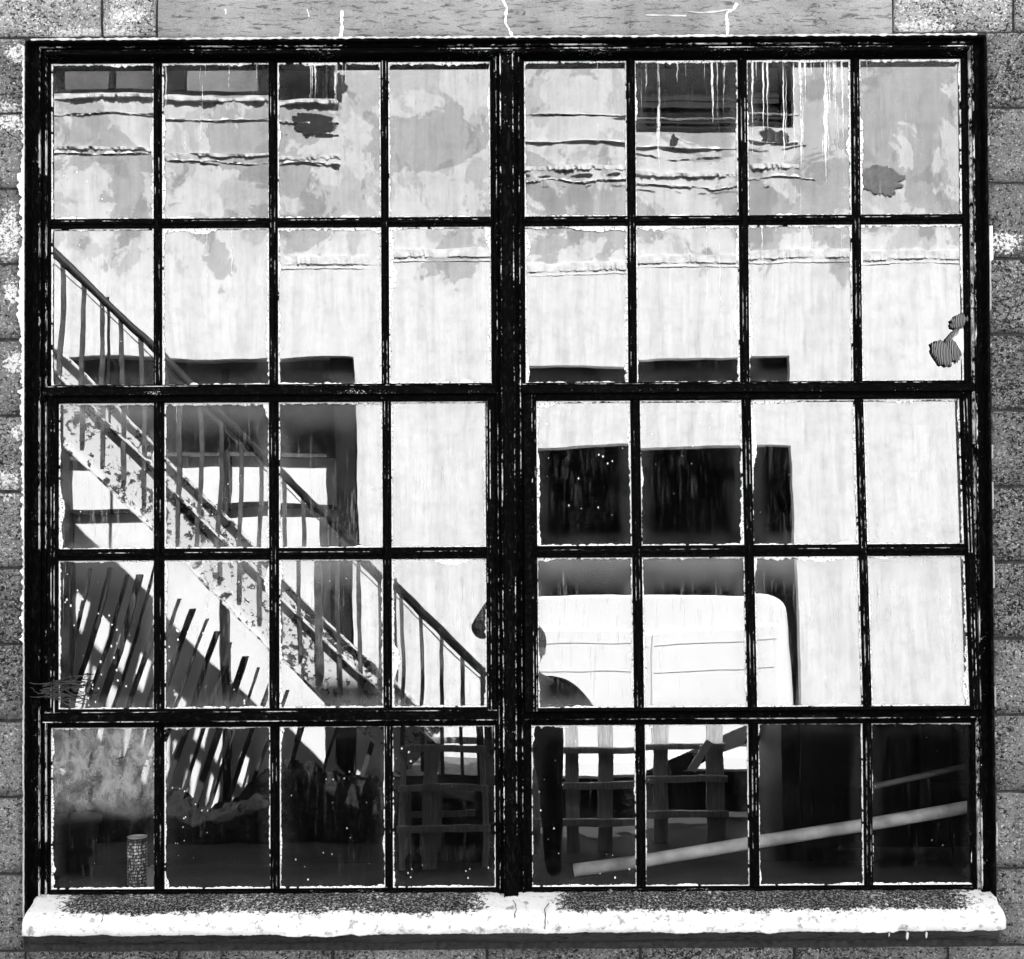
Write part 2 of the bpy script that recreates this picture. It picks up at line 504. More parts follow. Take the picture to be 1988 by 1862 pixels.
M['leaf'] = mat_flat('palm_leaf', 0.06, 0.6, 0.3, 0.4, 10)
M['pot'] = mat_flat('clay_pot', 0.12, 0.8, 0.2, 0.3, 10)
M['paper'] = mat_flat('torn_paper', 0.82, 0.85, 0.2, 0.06, 60, 0.002)
M['rag'] = mat_flat('creased_rag', 0.13, 0.9, 0.1, 0.6, 60, 0.006)
t = NT('folded_rag'); wv = t.n('ShaderNodeTexWave'); wv.inputs['Scale'].default_value = 75; wv.inputs['Distortion'].default_value = 3.0; wv.inputs['Detail'].default_value = 2
t.l(t.mapping(t.geo.outputs['Position'], (1, 1, .35)), wv.inputs['Vector'])
M['rag'] = t.surf(t.step(wv.outputs['Fac'], .35, .8, .008, .22), .9, .1)
M['twig'] = mat_flat('dry_twig', 0.05, 0.9, 0.1, 0.5, 60)
M['coat'] = mat_flat('black_jacket', 0.004, 0.85, 0.2, 0.4, 12, 0.004)
M['trouser'] = mat_flat('dark_trousers', 0.03, 0.9, 0.1, 0.3, 12)
M['skin'] = mat_flat('skin', 0.32, 0.6, 0.3, 0.05, 10)
M['hair'] = mat_flat('hair', 0.02, 0.7, 0.3, 0.4, 80)
M['phone'] = mat_flat('phone_shell', 0.02, 0.3, 0.5, 0.1, 10)
M['tarp'] = mat_flat('dark_tarpaulin', 0.016, 0.8, 0.1, 0.9, 22, 0.02)
M['plank'] = mat_wood('dark_plank', 0.035)
M['skip'] = mat_flat('skip_paint', 0.030, 0.6, 0.3, 0.5, 6)
M['shop_glass'] = mat_flat('upper_glass', 0.007, 0.4, 0.1, 0.7, 1.6)

# ================================================================== SETTING
# ---- ground
bm = bmesh.new(); box(bm, -60, 60, -60, 60, -0.3, 0.0)
tag(obj('ground', bm, M['asphalt']), 'dark asphalt of the alley between the two buildings', kind='structure')

# ---- the block building that carries the window
WALL_Y = -0.045                      # face of the blocks; the window frame stands at y = 0
OX0, OX1 = -1.262, 1.245             # window opening
OZ0, OZ1 = 0.722, 3.037
H_NEAR = 6.5  # unseen height, chosen for where its shadow falls in the alley
bld = empty('block_building', (0, 0, 0))
tag(bld, 'grey rough-faced block building wall around the big steel window', 'building')


def holed_wall(bm, y, x0, x1, z0, z1, holes, depth, mi=0):
    xs = sorted({x0, x1, *[v for h in holes for v in h[:2]]}); zs = sorted({z0, z1, *[v for h in holes for v in h[2:4]]})
    for i in range(len(xs) - 1):
        for j in range(len(zs) - 1):
            cx, cz = (xs[i] + xs[i + 1]) / 2, (zs[j] + zs[j + 1]) / 2
            if any(h[0] < cx < h[1] and h[2] < cz < h[3] for h in holes): continue
            for yy in (y, y + depth):
                f = bm.faces.new([bm.verts.new(p) for p in ((xs[i], yy, zs[j]), (xs[i + 1], yy, zs[j]), (xs[i + 1], yy, zs[j + 1]), (xs[i], yy, zs[j + 1]))])
                f.material_index = mi
    def quad(a, b, c, d):
        bm.faces.new([bm.verts.new(p) for p in (a, b, c, d)]).material_index = mi
    for (a, b, c, d) in holes + [(x0, x1, z0, z1)]:
        quad((a, y, c), (a, y + depth, c), (a, y + depth, d), (a, y, d))
        quad((b, y, c), (b, y + depth, c), (b, y + depth, d), (b, y, d))
        quad((a, y, d), (b, y, d), (b, y + depth, d), (a, y + depth, d))
        if c > 0.01: quad((a, y, c), (b, y, c), (b, y + depth, c), (a, y + depth, c))


bm = bmesh.new()
holed_wall(bm, WALL_Y + 0.011, -7, 7, 0, H_NEAR, [(OX0 - .004, OX1 + .004, OZ0, OZ1)], 0.30)
obj('wall', bm, M['mortar'], bld)
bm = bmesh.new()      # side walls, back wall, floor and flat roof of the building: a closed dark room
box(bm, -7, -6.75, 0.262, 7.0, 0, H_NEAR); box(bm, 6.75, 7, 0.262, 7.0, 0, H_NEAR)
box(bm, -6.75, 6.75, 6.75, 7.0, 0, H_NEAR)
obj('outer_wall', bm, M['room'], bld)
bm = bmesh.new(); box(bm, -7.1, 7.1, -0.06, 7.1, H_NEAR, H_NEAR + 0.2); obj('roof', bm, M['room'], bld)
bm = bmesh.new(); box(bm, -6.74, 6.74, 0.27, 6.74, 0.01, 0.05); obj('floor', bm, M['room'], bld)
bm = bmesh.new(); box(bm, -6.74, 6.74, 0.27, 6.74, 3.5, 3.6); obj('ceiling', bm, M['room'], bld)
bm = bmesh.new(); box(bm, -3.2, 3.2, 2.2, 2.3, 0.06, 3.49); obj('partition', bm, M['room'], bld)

# blocks, one by one, each with its own uneven face
CH = 0.1978            # course height
Z_REF = 1.6575
LIN_X0, LIN_X1 = at(306, 0, WALL_Y)[0], at(1745, 0, WALL_Y)[0]
LIN_Z1 = OZ1 + 0.205


def block_mesh(x0, x1, z0, z1, seed, grid=True):
    bm = bmesh.new()
    nx, nz = max(2, int((x1 - x0) / 0.034)), 6
    g = 0.0045
    ix0, ix1, iz0, iz1 = x0 + g, x1 - g, z0 + g, z1 - g
    front = []
    for j in range(nz + 1):
        row = []
        for i in range(nx + 1):
            x = ix0 + (ix1 - ix0) * i / nx; z = iz0 + (iz1 - iz0) * j / nz
            edge = i in (0, nx) or j in (0, nz)
            d = fbm(x * 9 + seed, z * 9, seed * .3) * 0.006
            y = WALL_Y + d * (0.4 if edge else 1.0) + (0.004 if edge else 0)
            if edge:
                x += rnd.uniform(-.0014, .0014); z += rnd.uniform(-.0014, .0014)
            row.append(bm.verts.new((x - x0, y, z - z0)))
        front.append(row)
    for j in range(nz):
        for i in range(nx):
            bm.faces.new((front[j][i], front[j][i + 1], front[j + 1][i + 1], front[j + 1][i]))
    loop = [front[0][i] for i in range(nx + 1)] + [front[j][nx] for j in range(1, nz + 1)] + \
           [front[nz][i] for i in range(nx - 1, -1, -1)] + [front[j][0] for j in range(nz - 1, 0, -1)]
    back = [bm.verts.new((v.co.x, WALL_Y + 0.02, v.co.z)) for v in loop]
    for k in range(len(loop)):
        bm.faces.new((loop[k], loop[(k + 1) % len(loop)], back[(k + 1) % len(loop)], back[k]))
    return bm


nb = 0
BW = 0.397
for c in range(-9, 14):
    z0 = Z_REF + c * CH; z1 = z0 + CH
    if z1 < 0.0 or z0 > 4.2: continue
    z0 = max(z0, 0.0)
    if z1 - z0 < 0.03: continue
    if z1 <= OZ0 + 0.05 and z1 > OZ0 - 0.05: z1 = min(z1, OZ0 - 0.002)
    spans = []
    off = 0.0 if c % 2 == 0 else BW / 2
    if z0 < OZ1 - 0.03 and z1 > OZ0 + 0.03:
        # whole blocks butt against the opening
        x = OX0
        k = 0
        while x > -2.75:
            w = BW if not (k == 0 and c % 2) else BW * 0.98
            spans.append((x - w, x)); x -= w; k += 1
        x = OX1
        while x < 2.75:
            spans.append((x, x + BW)); x += BW
    else:
        x = -2.85 + off
        while x < 2.75:
            spans.append((x, x + BW)); x += BW
    for (a, b) in spans:
        aa, bb, zz0, zz1 = a, b, z0, z1
        if z0 < OZ1 - 0.03 and z1 > OZ1 + 0.01 and False: continue
        # leave room for the lintel
        if z0 < LIN_Z1 - 0.02 and z1 > OZ1 - 0.02 and bb > LIN_X0 and aa < LIN_X1:
            if aa < LIN_X0 - 0.05: bb = LIN_X0
            elif bb > LIN_X1 + 0.05: aa = LIN_X1
            else: continue
        if zz0 < LIN_Z1 < zz1 and bb > LIN_X0 and aa < LIN_X1: zz0 = LIN_Z1
        if aa < OX1 - 0.01 and bb > OX0 + 0.01:
            if zz0 < OZ1 < zz1 : zz0 = OZ1
        if zz1 - zz0 < 0.03: continue
        if aa < OX1 - 0.01 and bb > OX0 + 0.01 and zz0 < OZ1 - 0.02 and zz1 > OZ0 + 0.02:
            continue
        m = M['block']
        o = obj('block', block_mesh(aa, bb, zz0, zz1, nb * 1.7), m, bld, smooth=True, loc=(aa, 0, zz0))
        nb += 1

# lintel with its pale cracks, and the rendered apron below the sill
bm = bmesh.new()
nx, nz = 90, 10
g = []
for j in range(nz + 1):
    row = []
    for i in range(nx + 1):
        x = LIN_X0 + .003 + (LIN_X1 - LIN_X0 - .006) * i / nx; z = OZ1 + (LIN_Z1 - OZ1 - .003) * j / nz
        row.append(bm.verts.new((x, WALL_Y - 0.002 + fbm(x * 3, z * 8, 2) * 0.003, z)))
    g.append(row)
for j in range(nz):
    for i in range(nx): bm.faces.new((g[j][i], g[j][i + 1], g[j + 1][i + 1], g[j + 1][i]))
ob = []
for i in range(nx + 1): ob.append(g[0][i])
bk = [bm.verts.new((v.co.x, 0.20, v.co.z)) for v in ob]
for i in range(nx): bm.faces.new((ob[i], bk[i], bk[i + 1], ob[i + 1]))
lintel = obj('lintel', bm, M['lintel'], bld, smooth=True)


def ribbon(bm, pts, wid, y, th=0.002):
    """thin irregular raised line along pts = [(x, z)...]"""
    prev = None
    for i, (x, z) in enumerate(pts):
        a = Vector(pts[max(i - 1, 0)]); b = Vector(pts[min(i + 1, len(pts) - 1)])
        d = (b - a).normalized(); n = Vector((-d.y, d.x))
        w = wid * rnd.uniform(0.4, 1.3) / 2
        cur = [bm.verts.new((x - n.x * w, y, z - n.y * w)), bm.verts.new((x, y - th, z)), bm.verts.new((x + n.x * w, y, z + n.y * w))]
        if prev:
            bm.faces.new((prev[0], prev[1], cur[1], cur[0])); bm.faces.new((prev[1], prev[2], cur[2], cur[1]))
        prev = cur


for pts, w in (([(668, 12), (667, 30), (668, 48), (665, 64)], 6), ([(982, -8), (990, 8), (988, 24), (986, 38), (994, 50), (1000, 66)], 6),
               ([(1440, 2), (1432, 14), (1420, 20), (1419, 34), (1421, 46), (1420, 66)], 6), ([(1346, 18), (1370, 20), (1400, 18), (1425, 14)], 3),
               ([(600, 10), (604, 24)], 3), ([(1262, 24), (1305, 25), (1340, 26)], 3), ([(440, 8), (441, 18)], 4)):
    bm = bmesh.new(); q = []
    for (a, b) in zip(pts, pts[1:]):
        for k in range(4):
            f = k / 4; q.append((a[0] + (b[0] - a[0]) * f + rnd.uniform(-.8, .8), a[1] + (b[1] - a[1]) * f))
    q.append(pts[-1])
    ribbon(bm, [at(x, y, WALL_Y) for x, y in q], w * S, WALL_Y - 0.004)
    obj('crack', bm, M['lime'], lintel)
bm = bmesh.new()
pts = [at(60 + i * 6, 65.0 + rnd.uniform(-.7, .7), WALL_Y) for i in range(int((1915 - 60) / 6))]
ribbon(bm, pts, 4 * S, WALL_Y - 0.003, 0.003)
obj('lime_bead', bm, M['lime'], bld)

# ragged mortar beads on the jamb edges
for side, X in ((-1, OX0 - 0.001), (1, OX1 + 0.001)):
    bm = bmesh.new(); prev = None
    n = 520
    for i in range(n + 1):
        z = OZ0 + 0.02 + (OZ1 - OZ0 - 0.04) * i / n
        yv = 1140 - (z - EYE) / (S * .986)
        if side < 0:
            w = 0.004 + 0.012 * max(0, fbm(z * 7, 1.3) + 0.2) + 0.011 * fbm(z * 75, 5)
            if yv < 330: w *= .5
            if yv > 1240: w *= 0.15
            if 1020 < yv < 1100: w *= 0.7
            if 620 < yv < 690: w *= 0.5
        else:
            w = 0.0003 + 0.002 * max(0, fbm(z * 9, 7.3) - .1)
            if 440 < yv < 510: w += 0.006
            elif w < .0006: prev = None; continue
        w = max(w, 0.0003)
        cur = [bm.verts.new((X + side * .0002, WALL_Y - 0.001, z)), bm.verts.new((X + side * .0004, WALL_Y - 0.004, z)), bm.verts.new((X + side * w, WALL_Y - 0.006 - rnd.uniform(0, .003), z)),
               bm.verts.new((X + side * (w + .001), WALL_Y + 0.006, z))]
        if prev:
            for k in range(3): bm.faces.new((prev[k], prev[k + 1], cur[k + 1], cur[k]))
        prev = cur
    obj('mortar_bead', bm, M['lime'], bld)

# ================================================================== THE WINDOW
win = empty('steel_window', (0, 0, OZ0))
tag(win, 'large black steel window of forty small panes, paint flaking, above a white sill', 'window')


def zz(y): return EYE + (1140.0 - y) * S
def xx(x): return (x - 994.0) * S


def rel(o, parent):
    """keep world placement when parented to something that is not at the origin"""
    o.location = Vector(o.location) - parent.matrix_world.translation
    return o


bpy.context.view_layer.update()
WZ = OZ0


def part(name, bm, mat, smooth=False, **kw):
    bmesh.ops.translate(bm, verts=bm.verts, vec=(0, 0, -WZ))
    return obj(name, bm, mat, win, smooth)


def vrib(bm, x, w, y0, y1, z0, z1, mi=1):
    box(bm, x - w / 2, x + w / 2, y0, y1, z0, z1, mi)


# lining of the opening (dark reveal) all round
bm = bmesh.new()
box(bm, OX0 - 0.001, OX0 + 0.004, WALL_Y + 0.004, 0.26, OZ0 + .004, OZ1 - .004)
box(bm, OX1 - 0.004, OX1 + 0.001, WALL_Y + 0.004, 0.26, OZ0 + .004, OZ1 - .004)
box(bm, OX0 + 0.0045, OX1 - 0.0045, WALL_Y + 0.005, 0.26, OZ1 - 0.008, OZ1 - .001)
part('reveal', bm, M['reveal'])

FX0, FX1, FZ0, FZ1 = OX0 + 0.004, OX1 - 0.004, zz(1738), OZ1 - 0.009
# jambs
JL, JR = xx(95), xx(1884)
bm = bmesh.new()
box(bm, FX0, FX0 + 0.022, -0.014, 0.05, FZ0, FZ1, 0, .002)
box(bm, FX0 + .0225, JL, 0.0, 0.045, FZ0, FZ1, 0, .002)
vrib(bm, FX0 + 0.0225, 0.0026, -0.018, -0.010, FZ0, FZ1)
vrib(bm, JL - 0.006, 0.0030, -0.006, 0.0, FZ0, FZ1)
vrib(bm, FX0 + 0.034, 0.0020, -0.004, 0.0, FZ0, FZ1)
part('jamb', bm, [M['iron_v'], M['edge_v']])
bm = bmesh.new()
box(bm, FX1 - 0.020, FX1, -0.014, 0.05, FZ0, FZ1, 0, .002)
box(bm, JR, FX1 - .0205, 0.0, 0.045, FZ0, FZ1, 0, .002)
vrib(bm, FX1 - 0.0215, 0.0034, -0.018, -0.010, FZ0, FZ1)
vrib(bm, JR + 0.012, 0.0075, -0.006, 0.0, FZ0, FZ1, 2)
vrib(bm, JR + 0.019, 0.0020, -0.004, 0.0, FZ0, FZ1)
part('jamb', bm, [M['iron_v'], M['edge_v'], M['edge_heavy']])
# head
HB = zz(107)
bm = bmesh.new()
box(bm, FX0 + .023, FX1 - .021, -0.016, 0.05, HB + 0.026, FZ1 - .0005, 0, .002)
box(bm, JL + .0005, JR - .0005, -0.040, 0.045, HB, HB + 0.0120, 0, .002)
box(bm, JL + .0005, JR - .0005, -0.012, 0.045, HB + .0125, HB + 0.0255, 0, .002)
box(bm, FX0 + .024, FX1 - .022, -0.021, -0.0165, HB + 0.0265, HB + 0.0295, 1)
box(bm, FX0 + .024, FX1 - .022, -0.019, -0.0165, HB + 0.040, HB + 0.0415, 1)
box(bm, JL + .01, JR - .01, -0.0425, -0.0402, HB + 0.008, HB + 0.0100, 1)
part('head', bm, [M['iron_h'], M['edge_h']])
# bottom rail
BB = zz(1724)
bm = bmesh.new()
box(bm, JL + .0005, JR - .0005, -0.004, 0.045, zz(1738), BB, 0, .002)
box(bm, JL + .0005, JR - .0005, -0.010, -0.0045, zz(1736), zz(1733.5), 1)
part('bottom_rail', bm, [M['iron_h'], M['edge_h']])
# middle post
MX0, MX1 = xx(962), xx(1018)
bm = bmesh.new()
box(bm, MX0, MX1, -0.010, 0.06, zz(1737), HB - .0005, 0, .003)
box(bm, MX0 + .020, MX1 - .020, -0.030, -0.0105, zz(1737), HB - .0005, 0, .003)
for dx, w in ((.0195, .0030), (.052, .0024), (.008, .0018), (.068, .0022)):
    y1 = -0.0105
    vrib(bm, MX0 + dx, w, y1 - .006 if dx not in (.0195, .052) else -0.034, y1 + .001, zz(1736), HB - .001)
part('post', bm, [M['iron_v'], M['edge_v']])

# sashes
SASHES = [  # glass columns, glass rows, tilt in degrees, projecting frame
    ('fixed_sash', [(97, 298), (314, 523), (540, 742), (757, 956)], [(110, 416), (435, 742)], 0.0, False),
    ('fixed_sash', [(1023, 1223), (1240, 1441), (1459, 1662), (1679, 1878)], [(110, 416), (435, 742)], 0.0, False),
    ('vent_sash', [(112, 298), (318, 522), (541, 743), (760, 944)], [(777, 1061), (1084, 1372)], 0.15, True),
    ('vent_sash', [(1043, 1226), (1245, 1443), (1461, 1664), (1680, 1868)], [(777, 1061), (1084, 1372)], 3.5, True),
    ('fixed_sash', [(97, 298), (317, 523), (541, 745), (760, 959)], [(1408, 1721)], 0.0, False),
    ('fixed_sash', [(1030, 1232), (1250, 1451), (1470, 1673), (1690, 1888)], [(1408, 1721)], 0.0, False)]
# small lean of single panes: (sash, row, column) -> degrees about the level and the upright axis
LEAN = {(0, 1, 1): (0.05, 0.0), (1, 1, 0): (0.42, 0.1), (1, 1, 1): (0.15, -0.1), (1, 1, 2): (0.02, 0.0), (1, 1, 3): (0.0, 0.2),
        (0, 0, 0): (-.12, 0), (0, 0, 1): (-.05, 0), (0, 0, 2): (.15, 0), (1, 0, 0): (.0, 0), (1, 0, 1): (.1, 0), (1, 0, 2): (-.05, 0)}
# (streaks, haze, specks)
DIRT = {(0, 0, 0): (.35, .25, .5), (0, 0, 1): (.95, .3, .3), (0, 0, 2): (1.0, .3, .3), (0, 0, 3): (.6, .2, .2),
        (1, 0, 0): (.85, .3, .2), (1, 0, 1): (1.15, .35, .3), (1, 0, 2): (1.25, .45, .3), (1, 0, 3): (.9, .6, .3),
        (0, 1, 0): (.5, .3, .5), (0, 1, 1): (.75, .35, .2), (0, 1, 2): (.5, .3, .3), (0, 1, 3): (.4, .2, .1),
        (1, 1, 0): (.3, .15, .2), (1, 1, 1): (.9, .25, .2), (1, 1, 2): (.9, .3, .3), (1, 1, 3): (.5, .3, .2),
        (2, 0, 0): (.65, .9, .7), (2, 0, 1): (.5, .8, .5), (2, 0, 2): (.3, .7, .5), (2, 0, 3): (.3, .6, .2),
        (3, 0, 0): (.2, .25, 1.0), (3, 0, 1): (.2, .2, .6), (3, 0, 2): (.3, .3, .5), (3, 0, 3): (.3, .7, .1),
        (2, 1, 0): (.4, .5, .9), (2, 1, 1): (.4, .8, .9), (2, 1, 2): (.7, .9, .6), (2, 1, 3): (.5, .6, .2),
        (3, 1, 0): (.55, .9, .3), (3, 1, 1): (.5, .9, .3), (3, 1, 2): (.6, .9, .3), (3, 1, 3): (.6, 1.0, .2),
        (4, 0, 0): (.5, 1.7, .6), (4, 0, 1): (.2, .15, .6), (4, 0, 2): (.2, .12, .8), (4, 0, 3): (.3, .12, .8),
        (5, 0, 0): (.3, .10, 1.0), (5, 0, 1): (.3, .10, .4), (5, 0, 2): (.3, .10, .3), (5, 0, 3): (.2, .08, .5)}


def putty_mesh(x0, x1, z0, z1, y, seed, heavy=1.0):
    """four ragged fillets of putty around a pane"""
    bm = bmesh.new()
    sides = [((x0, z0), (x1, z0), (0, 1), .9), ((x0, z1), (x1, z1), (0, -1), 1.15), ((x0, z0), (x0, z1), (1, 0), 1.0), ((x1, z0), (x1, z1), (-1, 0), 1.0)]
    for si, (a, b, inn, f) in enumerate(sides):
        a, b = Vector(a), Vector(b); L = (b - a).length; n = int(L / 0.0035)
        strength = rnd.choice((.75, 1.0, 1.0, 1.3, 1.6)) * heavy * f
        prev = None
        for i in range(n + 1):
            p = a + (b - a) * i / n
            q = i * 0.0035
            w = 0.0026 + 0.0026 * fbm(q * 14 + seed * 3, si * 9.1) + 0.0030 * fbm(q * 90 + seed, si + 4.2, 0, 2)
            big = fbm(q * 7 + seed * 5.1, si * 2.7 + 9)
            if big > 0.25: w += (big - .25) * 0.016
            w *= strength
            if w < 0.0009: prev = None; continue
            inner = p + Vector(inn) * w
            th = 0.004 + 0.0015 * fbm(q * 50, seed)
            cur = [bm.verts.new((p.x, y - th, p.y)), bm.verts.new((inner.x, y - 0.0006, inner.y)), bm.verts.new((p.x, y + 0.001, p.y))]
            if prev:
                bm.faces.new((prev[0], prev[1], cur[1], cur[0])); bm.faces.new((prev[1], prev[2], cur[2], cur[1]))
            prev = cur
    return bm


GY = 0.014             # glass behind the front of the bars
seed = 0
for si, (nm, cols, rows, tilt, proj) in enumerate(SASHES):
    x0, x1 = xx(cols[0][0]), xx(cols[-1][1])
    z1, z0 = zz(rows[0][0]), zz(rows[-1][1])
    hinge = Vector((0, 0.0, z1))
    fr = bmesh.new()

    def L(bm):  # into the sash's own space, origin on the hinge line
        bmesh.ops.translate(bm, verts=bm.verts, vec=(0, 0, -hinge.z)); return bm
    left_lim = JL if si in (0, 2, 4) else MX1
    right_lim = MX0 if si in (0, 2, 4) else JR
    yf = -0.012 if proj else -0.001
    e = 0.0006
    top_lim = HB - .0005 if si in (0, 1) else (zz(1387) - .001 if si > 3 else zz(764) - .001)
    bot_lim = zz(748) if si in (0, 1) else (BB if si > 3 else zz(1379))
    # frame of the sash
    box(fr, left_lim + e, x0, yf, 0.03, bot_lim, top_lim, 0, .001)
    box(fr, x1, right_lim - e, yf, 0.03, bot_lim, top_lim, 0, .001)
    box(fr, x0 + e, x1 - e, yf + .0004, 0.03, z1, top_lim - e, 0, .001)
    if z0 - bot_lim > 0.002: box(fr, x0 + e, x1 - e, yf + .0004, 0.03, bot_lim + e, z0, 0, .001)
    if proj:
        for X in (x0 - 0.004, x1 + 0.004, x0 - .012, x1 + .012): vrib(fr, X, 0.0016, yf - .0025, yf + .0005, bot_lim + .001, top_lim - .001)
    sash = obj(nm, L(fr), [M['iron'], M['edge_v']], win)
    sash.location = (0, 0, hinge.z - WZ)
    if tilt: sash.rotation_euler = (R(-tilt), 0, 0)
    # glazing bars
    for a, b in zip(cols, cols[1:]):
        bx0, bx1 = xx(a[1]), xx(b[0]); bm = bmesh.new(); c = (bx0 + bx1) / 2
        box(bm, bx0, bx1, 0.002, 0.03, z0 + e, z1 - e, 0, .001)
        box(bm, c - .0032, c + .0032, -0.006, 0.0018, z0 + e, z1 - e, 0)
        vrib(bm, c - .0045, 0.0018, -0.0030, 0.0018, z0 + e, z1 - e); vrib(bm, c + .0048, 0.0014, -0.0024, 0.0018, z0 + e, z1 - e)
        obj('glazing_bar', L(bm), [M['iron'], M['edge_v']], sash)
    for a, b in zip(rows, rows[1:]):
        bz1, bz0 = zz(a[1]), zz(b[0]); c = (bz0 + bz1) / 2
        for (ca, cb) in cols:
            bm = bmesh.new()
            box(bm, xx(ca) + e, xx(cb) - e, 0.003, 0.03, bz0, bz1, 0, .001)
            box(bm, xx(ca) + e, xx(cb) - e, -0.004, 0.0028, c - .0030, c + .0030, 0)
            box(bm, xx(ca) + e, xx(cb) - e, -0.0045, 0.0028, c + .0035, c + .0050, 1)
            obj('glazing_bar', L(bm), [M['iron'], M['edge_h']], sash)
    # panes and putty
    for ri, (ya, yb) in enumerate(rows):
        for ci, (xa, xb) in enumerate(cols):
            seed += 1
            px0, px1, pz0, pz1 = xx(xa), xx(xb), zz(yb), zz(ya)
            w, h = px1 - px0, pz1 - pz0
            me = bpy.data.meshes.new('pane')
            hw, hh = w / 2 + .003, h / 2 + .003
            me.from_pydata([(-hw, 0, -hh), (hw, 0, -hh), (hw, 0, hh), (-hw, 0, hh)], [], [(0, 1, 2, 3)])
            uvl = me.uv_layers.new(name='UVMap')
            for k, c in enumerate(((0, 0), (1, 0), (1, 1), (0, 1))): uvl.data[k].uv = c
            me.materials.append(M['glass'])
            o = bpy.data.objects.new('pane', me); link(o, sash)
            o.location = ((px0 + px1) / 2, GY, (pz0 + pz1) / 2 - hinge.z)
            lx, lz = LEAN.get((si, ri, ci), (rnd.uniform(-.10, .10), rnd.uniform(-.14, .14)))
            o.rotation_euler = (R(-lx), 0, R(lz))
            s, hz, sp = DIRT[(si, ri, ci)]
            o.color = (s, hz, sp, 1)
            p = obj('putty', L(putty_mesh(px0, px1, pz0, pz1, GY - .001, seed)), M['putty'], sash)

# transoms: proud level bars with a weathered drip ledge
for (ya, yb, big) in ((748, 766, True), (1378, 1396, False)):
    for (a, b) in ((JL - .006, MX0 + .003), (MX1 - .003, JR + .008)):
        bm = bmesh.new()
        y0 = -0.022
        za, zb = zz(ya), zz(yb)
        prism(bm, [(0.03, zb), (0.03, za), (-0.014, za), (y0 - .004, za - .006), (y0 - .004, zb)], a, b, 'yz', 0)
        box(bm, a + .001, b - .001, y0 - .0075, y0 - .0042, zb + .001, zb + (.010 if big else .003), 2 if big else 1)
        box(bm, a + .001, b - .001, -0.0175, -0.0105, za + .0004, za + .002, 1)
        part('transom', bm, [M['iron'], M['edge_h'], M['iron_dense']])

# sill: weathered top, rounded white nosing
X0, X1 = -1.243, 1.247
prof = [(0.02, .700), (-0.112, .7275), (-0.119, .7285), (-0.122, .731), (-0.122, .750), (-0.1205, .764), (-0.114, .774), (-0.100, .781), (-0.085, .786), (-0.07, .790), (-0.04, .797), (-0.015, .802), (0.02, .806)]
bm = bmesh.new(); n = 620; prev = None
for i in range(n + 1):
    x = X0 + (X1 - X0) * i / n
    endf = min(1, (X1 - x) / 0.030) if x > 0 else min(1, (x - X0) / 0.008)
    endf = math.sqrt(max(0, 1 - (1 - endf) ** 2))
    cur = []
    for k, (y, z) in enumerate(prof):
        nn = fbm(x * 22, z * 40, y * 30, 5) * 0.0030 + fbm(x * 120, z * 150, y * 120, 3) * 0.0016
        if k in (1, 2): nn -= max(0, fbm(x * 9, 4.4, 0, 6) - .18) * .012
        if 4 <= k <= 9: z = z - (1 - endf) * 0.020
        yy = y + (nn if 2 <= k <= 8 else 0)
        cur.append(bm.verts.new((x, yy if y > 0 else yy * (0.80 + 0.20 * endf), z + (nn if k > 2 else nn * .6))))
    if prev:
        for k in range(len(prof) - 1): bm.faces.new((prev[k], prev[k + 1], cur[k + 1], cur[k]))
    else: bm.faces.new(cur)
    prev = cur
bm.faces.new(prev[::-1])
sillo = part('sill', bm, M['sill'], True)
for pts in ([(990, 1733), (992, 1745), (997, 1752), (999, 1762), (996, 1770), (995, 1778)], [(1062, 1752), (1054, 1762), (1055, 1778), (1053, 1800)],
            [(925, 1742), (928, 1750), (920, 1756)], [(200, 1755), (201, 1770), (197, 1782)]):
    bm = bmesh.new(); q = []
    for (a, b) in zip(pts, pts[1:]):
        for k in range(3): q.append((a[0] + (b[0] - a[0]) * k / 3 + rnd.uniform(-1, 1), a[1] + (b[1] - a[1]) * k / 3))
    q.append(pts[-1]); w3 = []
    prev = None
    for (x, y) in q:
        t_ = min(1, max(0, (y - 1733) / 37.0)); yd = -0.005 - 0.119 * t_
        X, Z = at(x, y, yd); w = rnd.uniform(.0006, .0018)
        Z = max(Z, .735)
        yv = yd - .004
        cur = [bm.verts.new((X - w, yv, Z + .0045 * (1 - t_))), bm.verts.new((X + w, yv, Z + .0045 * (1 - t_)))]
        if prev: bm.faces.new((prev[0], prev[1], cur[1], cur[0]))
        prev = cur
    bmesh.ops.translate(bm, verts=bm.verts, vec=(0, 0, -WZ))
    obj('crack', bm, M['twig'], sillo)
# drips of lime hanging under the nosing
for (x, ln, w) in ((1753, 11, 6), (1718, 5, 3), (1790, 8, 5)):
    bm = bmesh.new(); X, Z = at(x, 1808, -0.115)
    tube(bm, [(X, -.113, .729), (X + .001, -.116, .724), (X, -.117, .722 - ln * S * .7), (X, -.116, .720 - ln * S)], [w * S * .6, w * S * .45, w * S * .4, .0006], 7)
    bmesh.ops.translate(bm, verts=bm.verts, vec=(0, 0, -WZ))
    obj('lime_drip', bm, M['lime'], sillo, True)

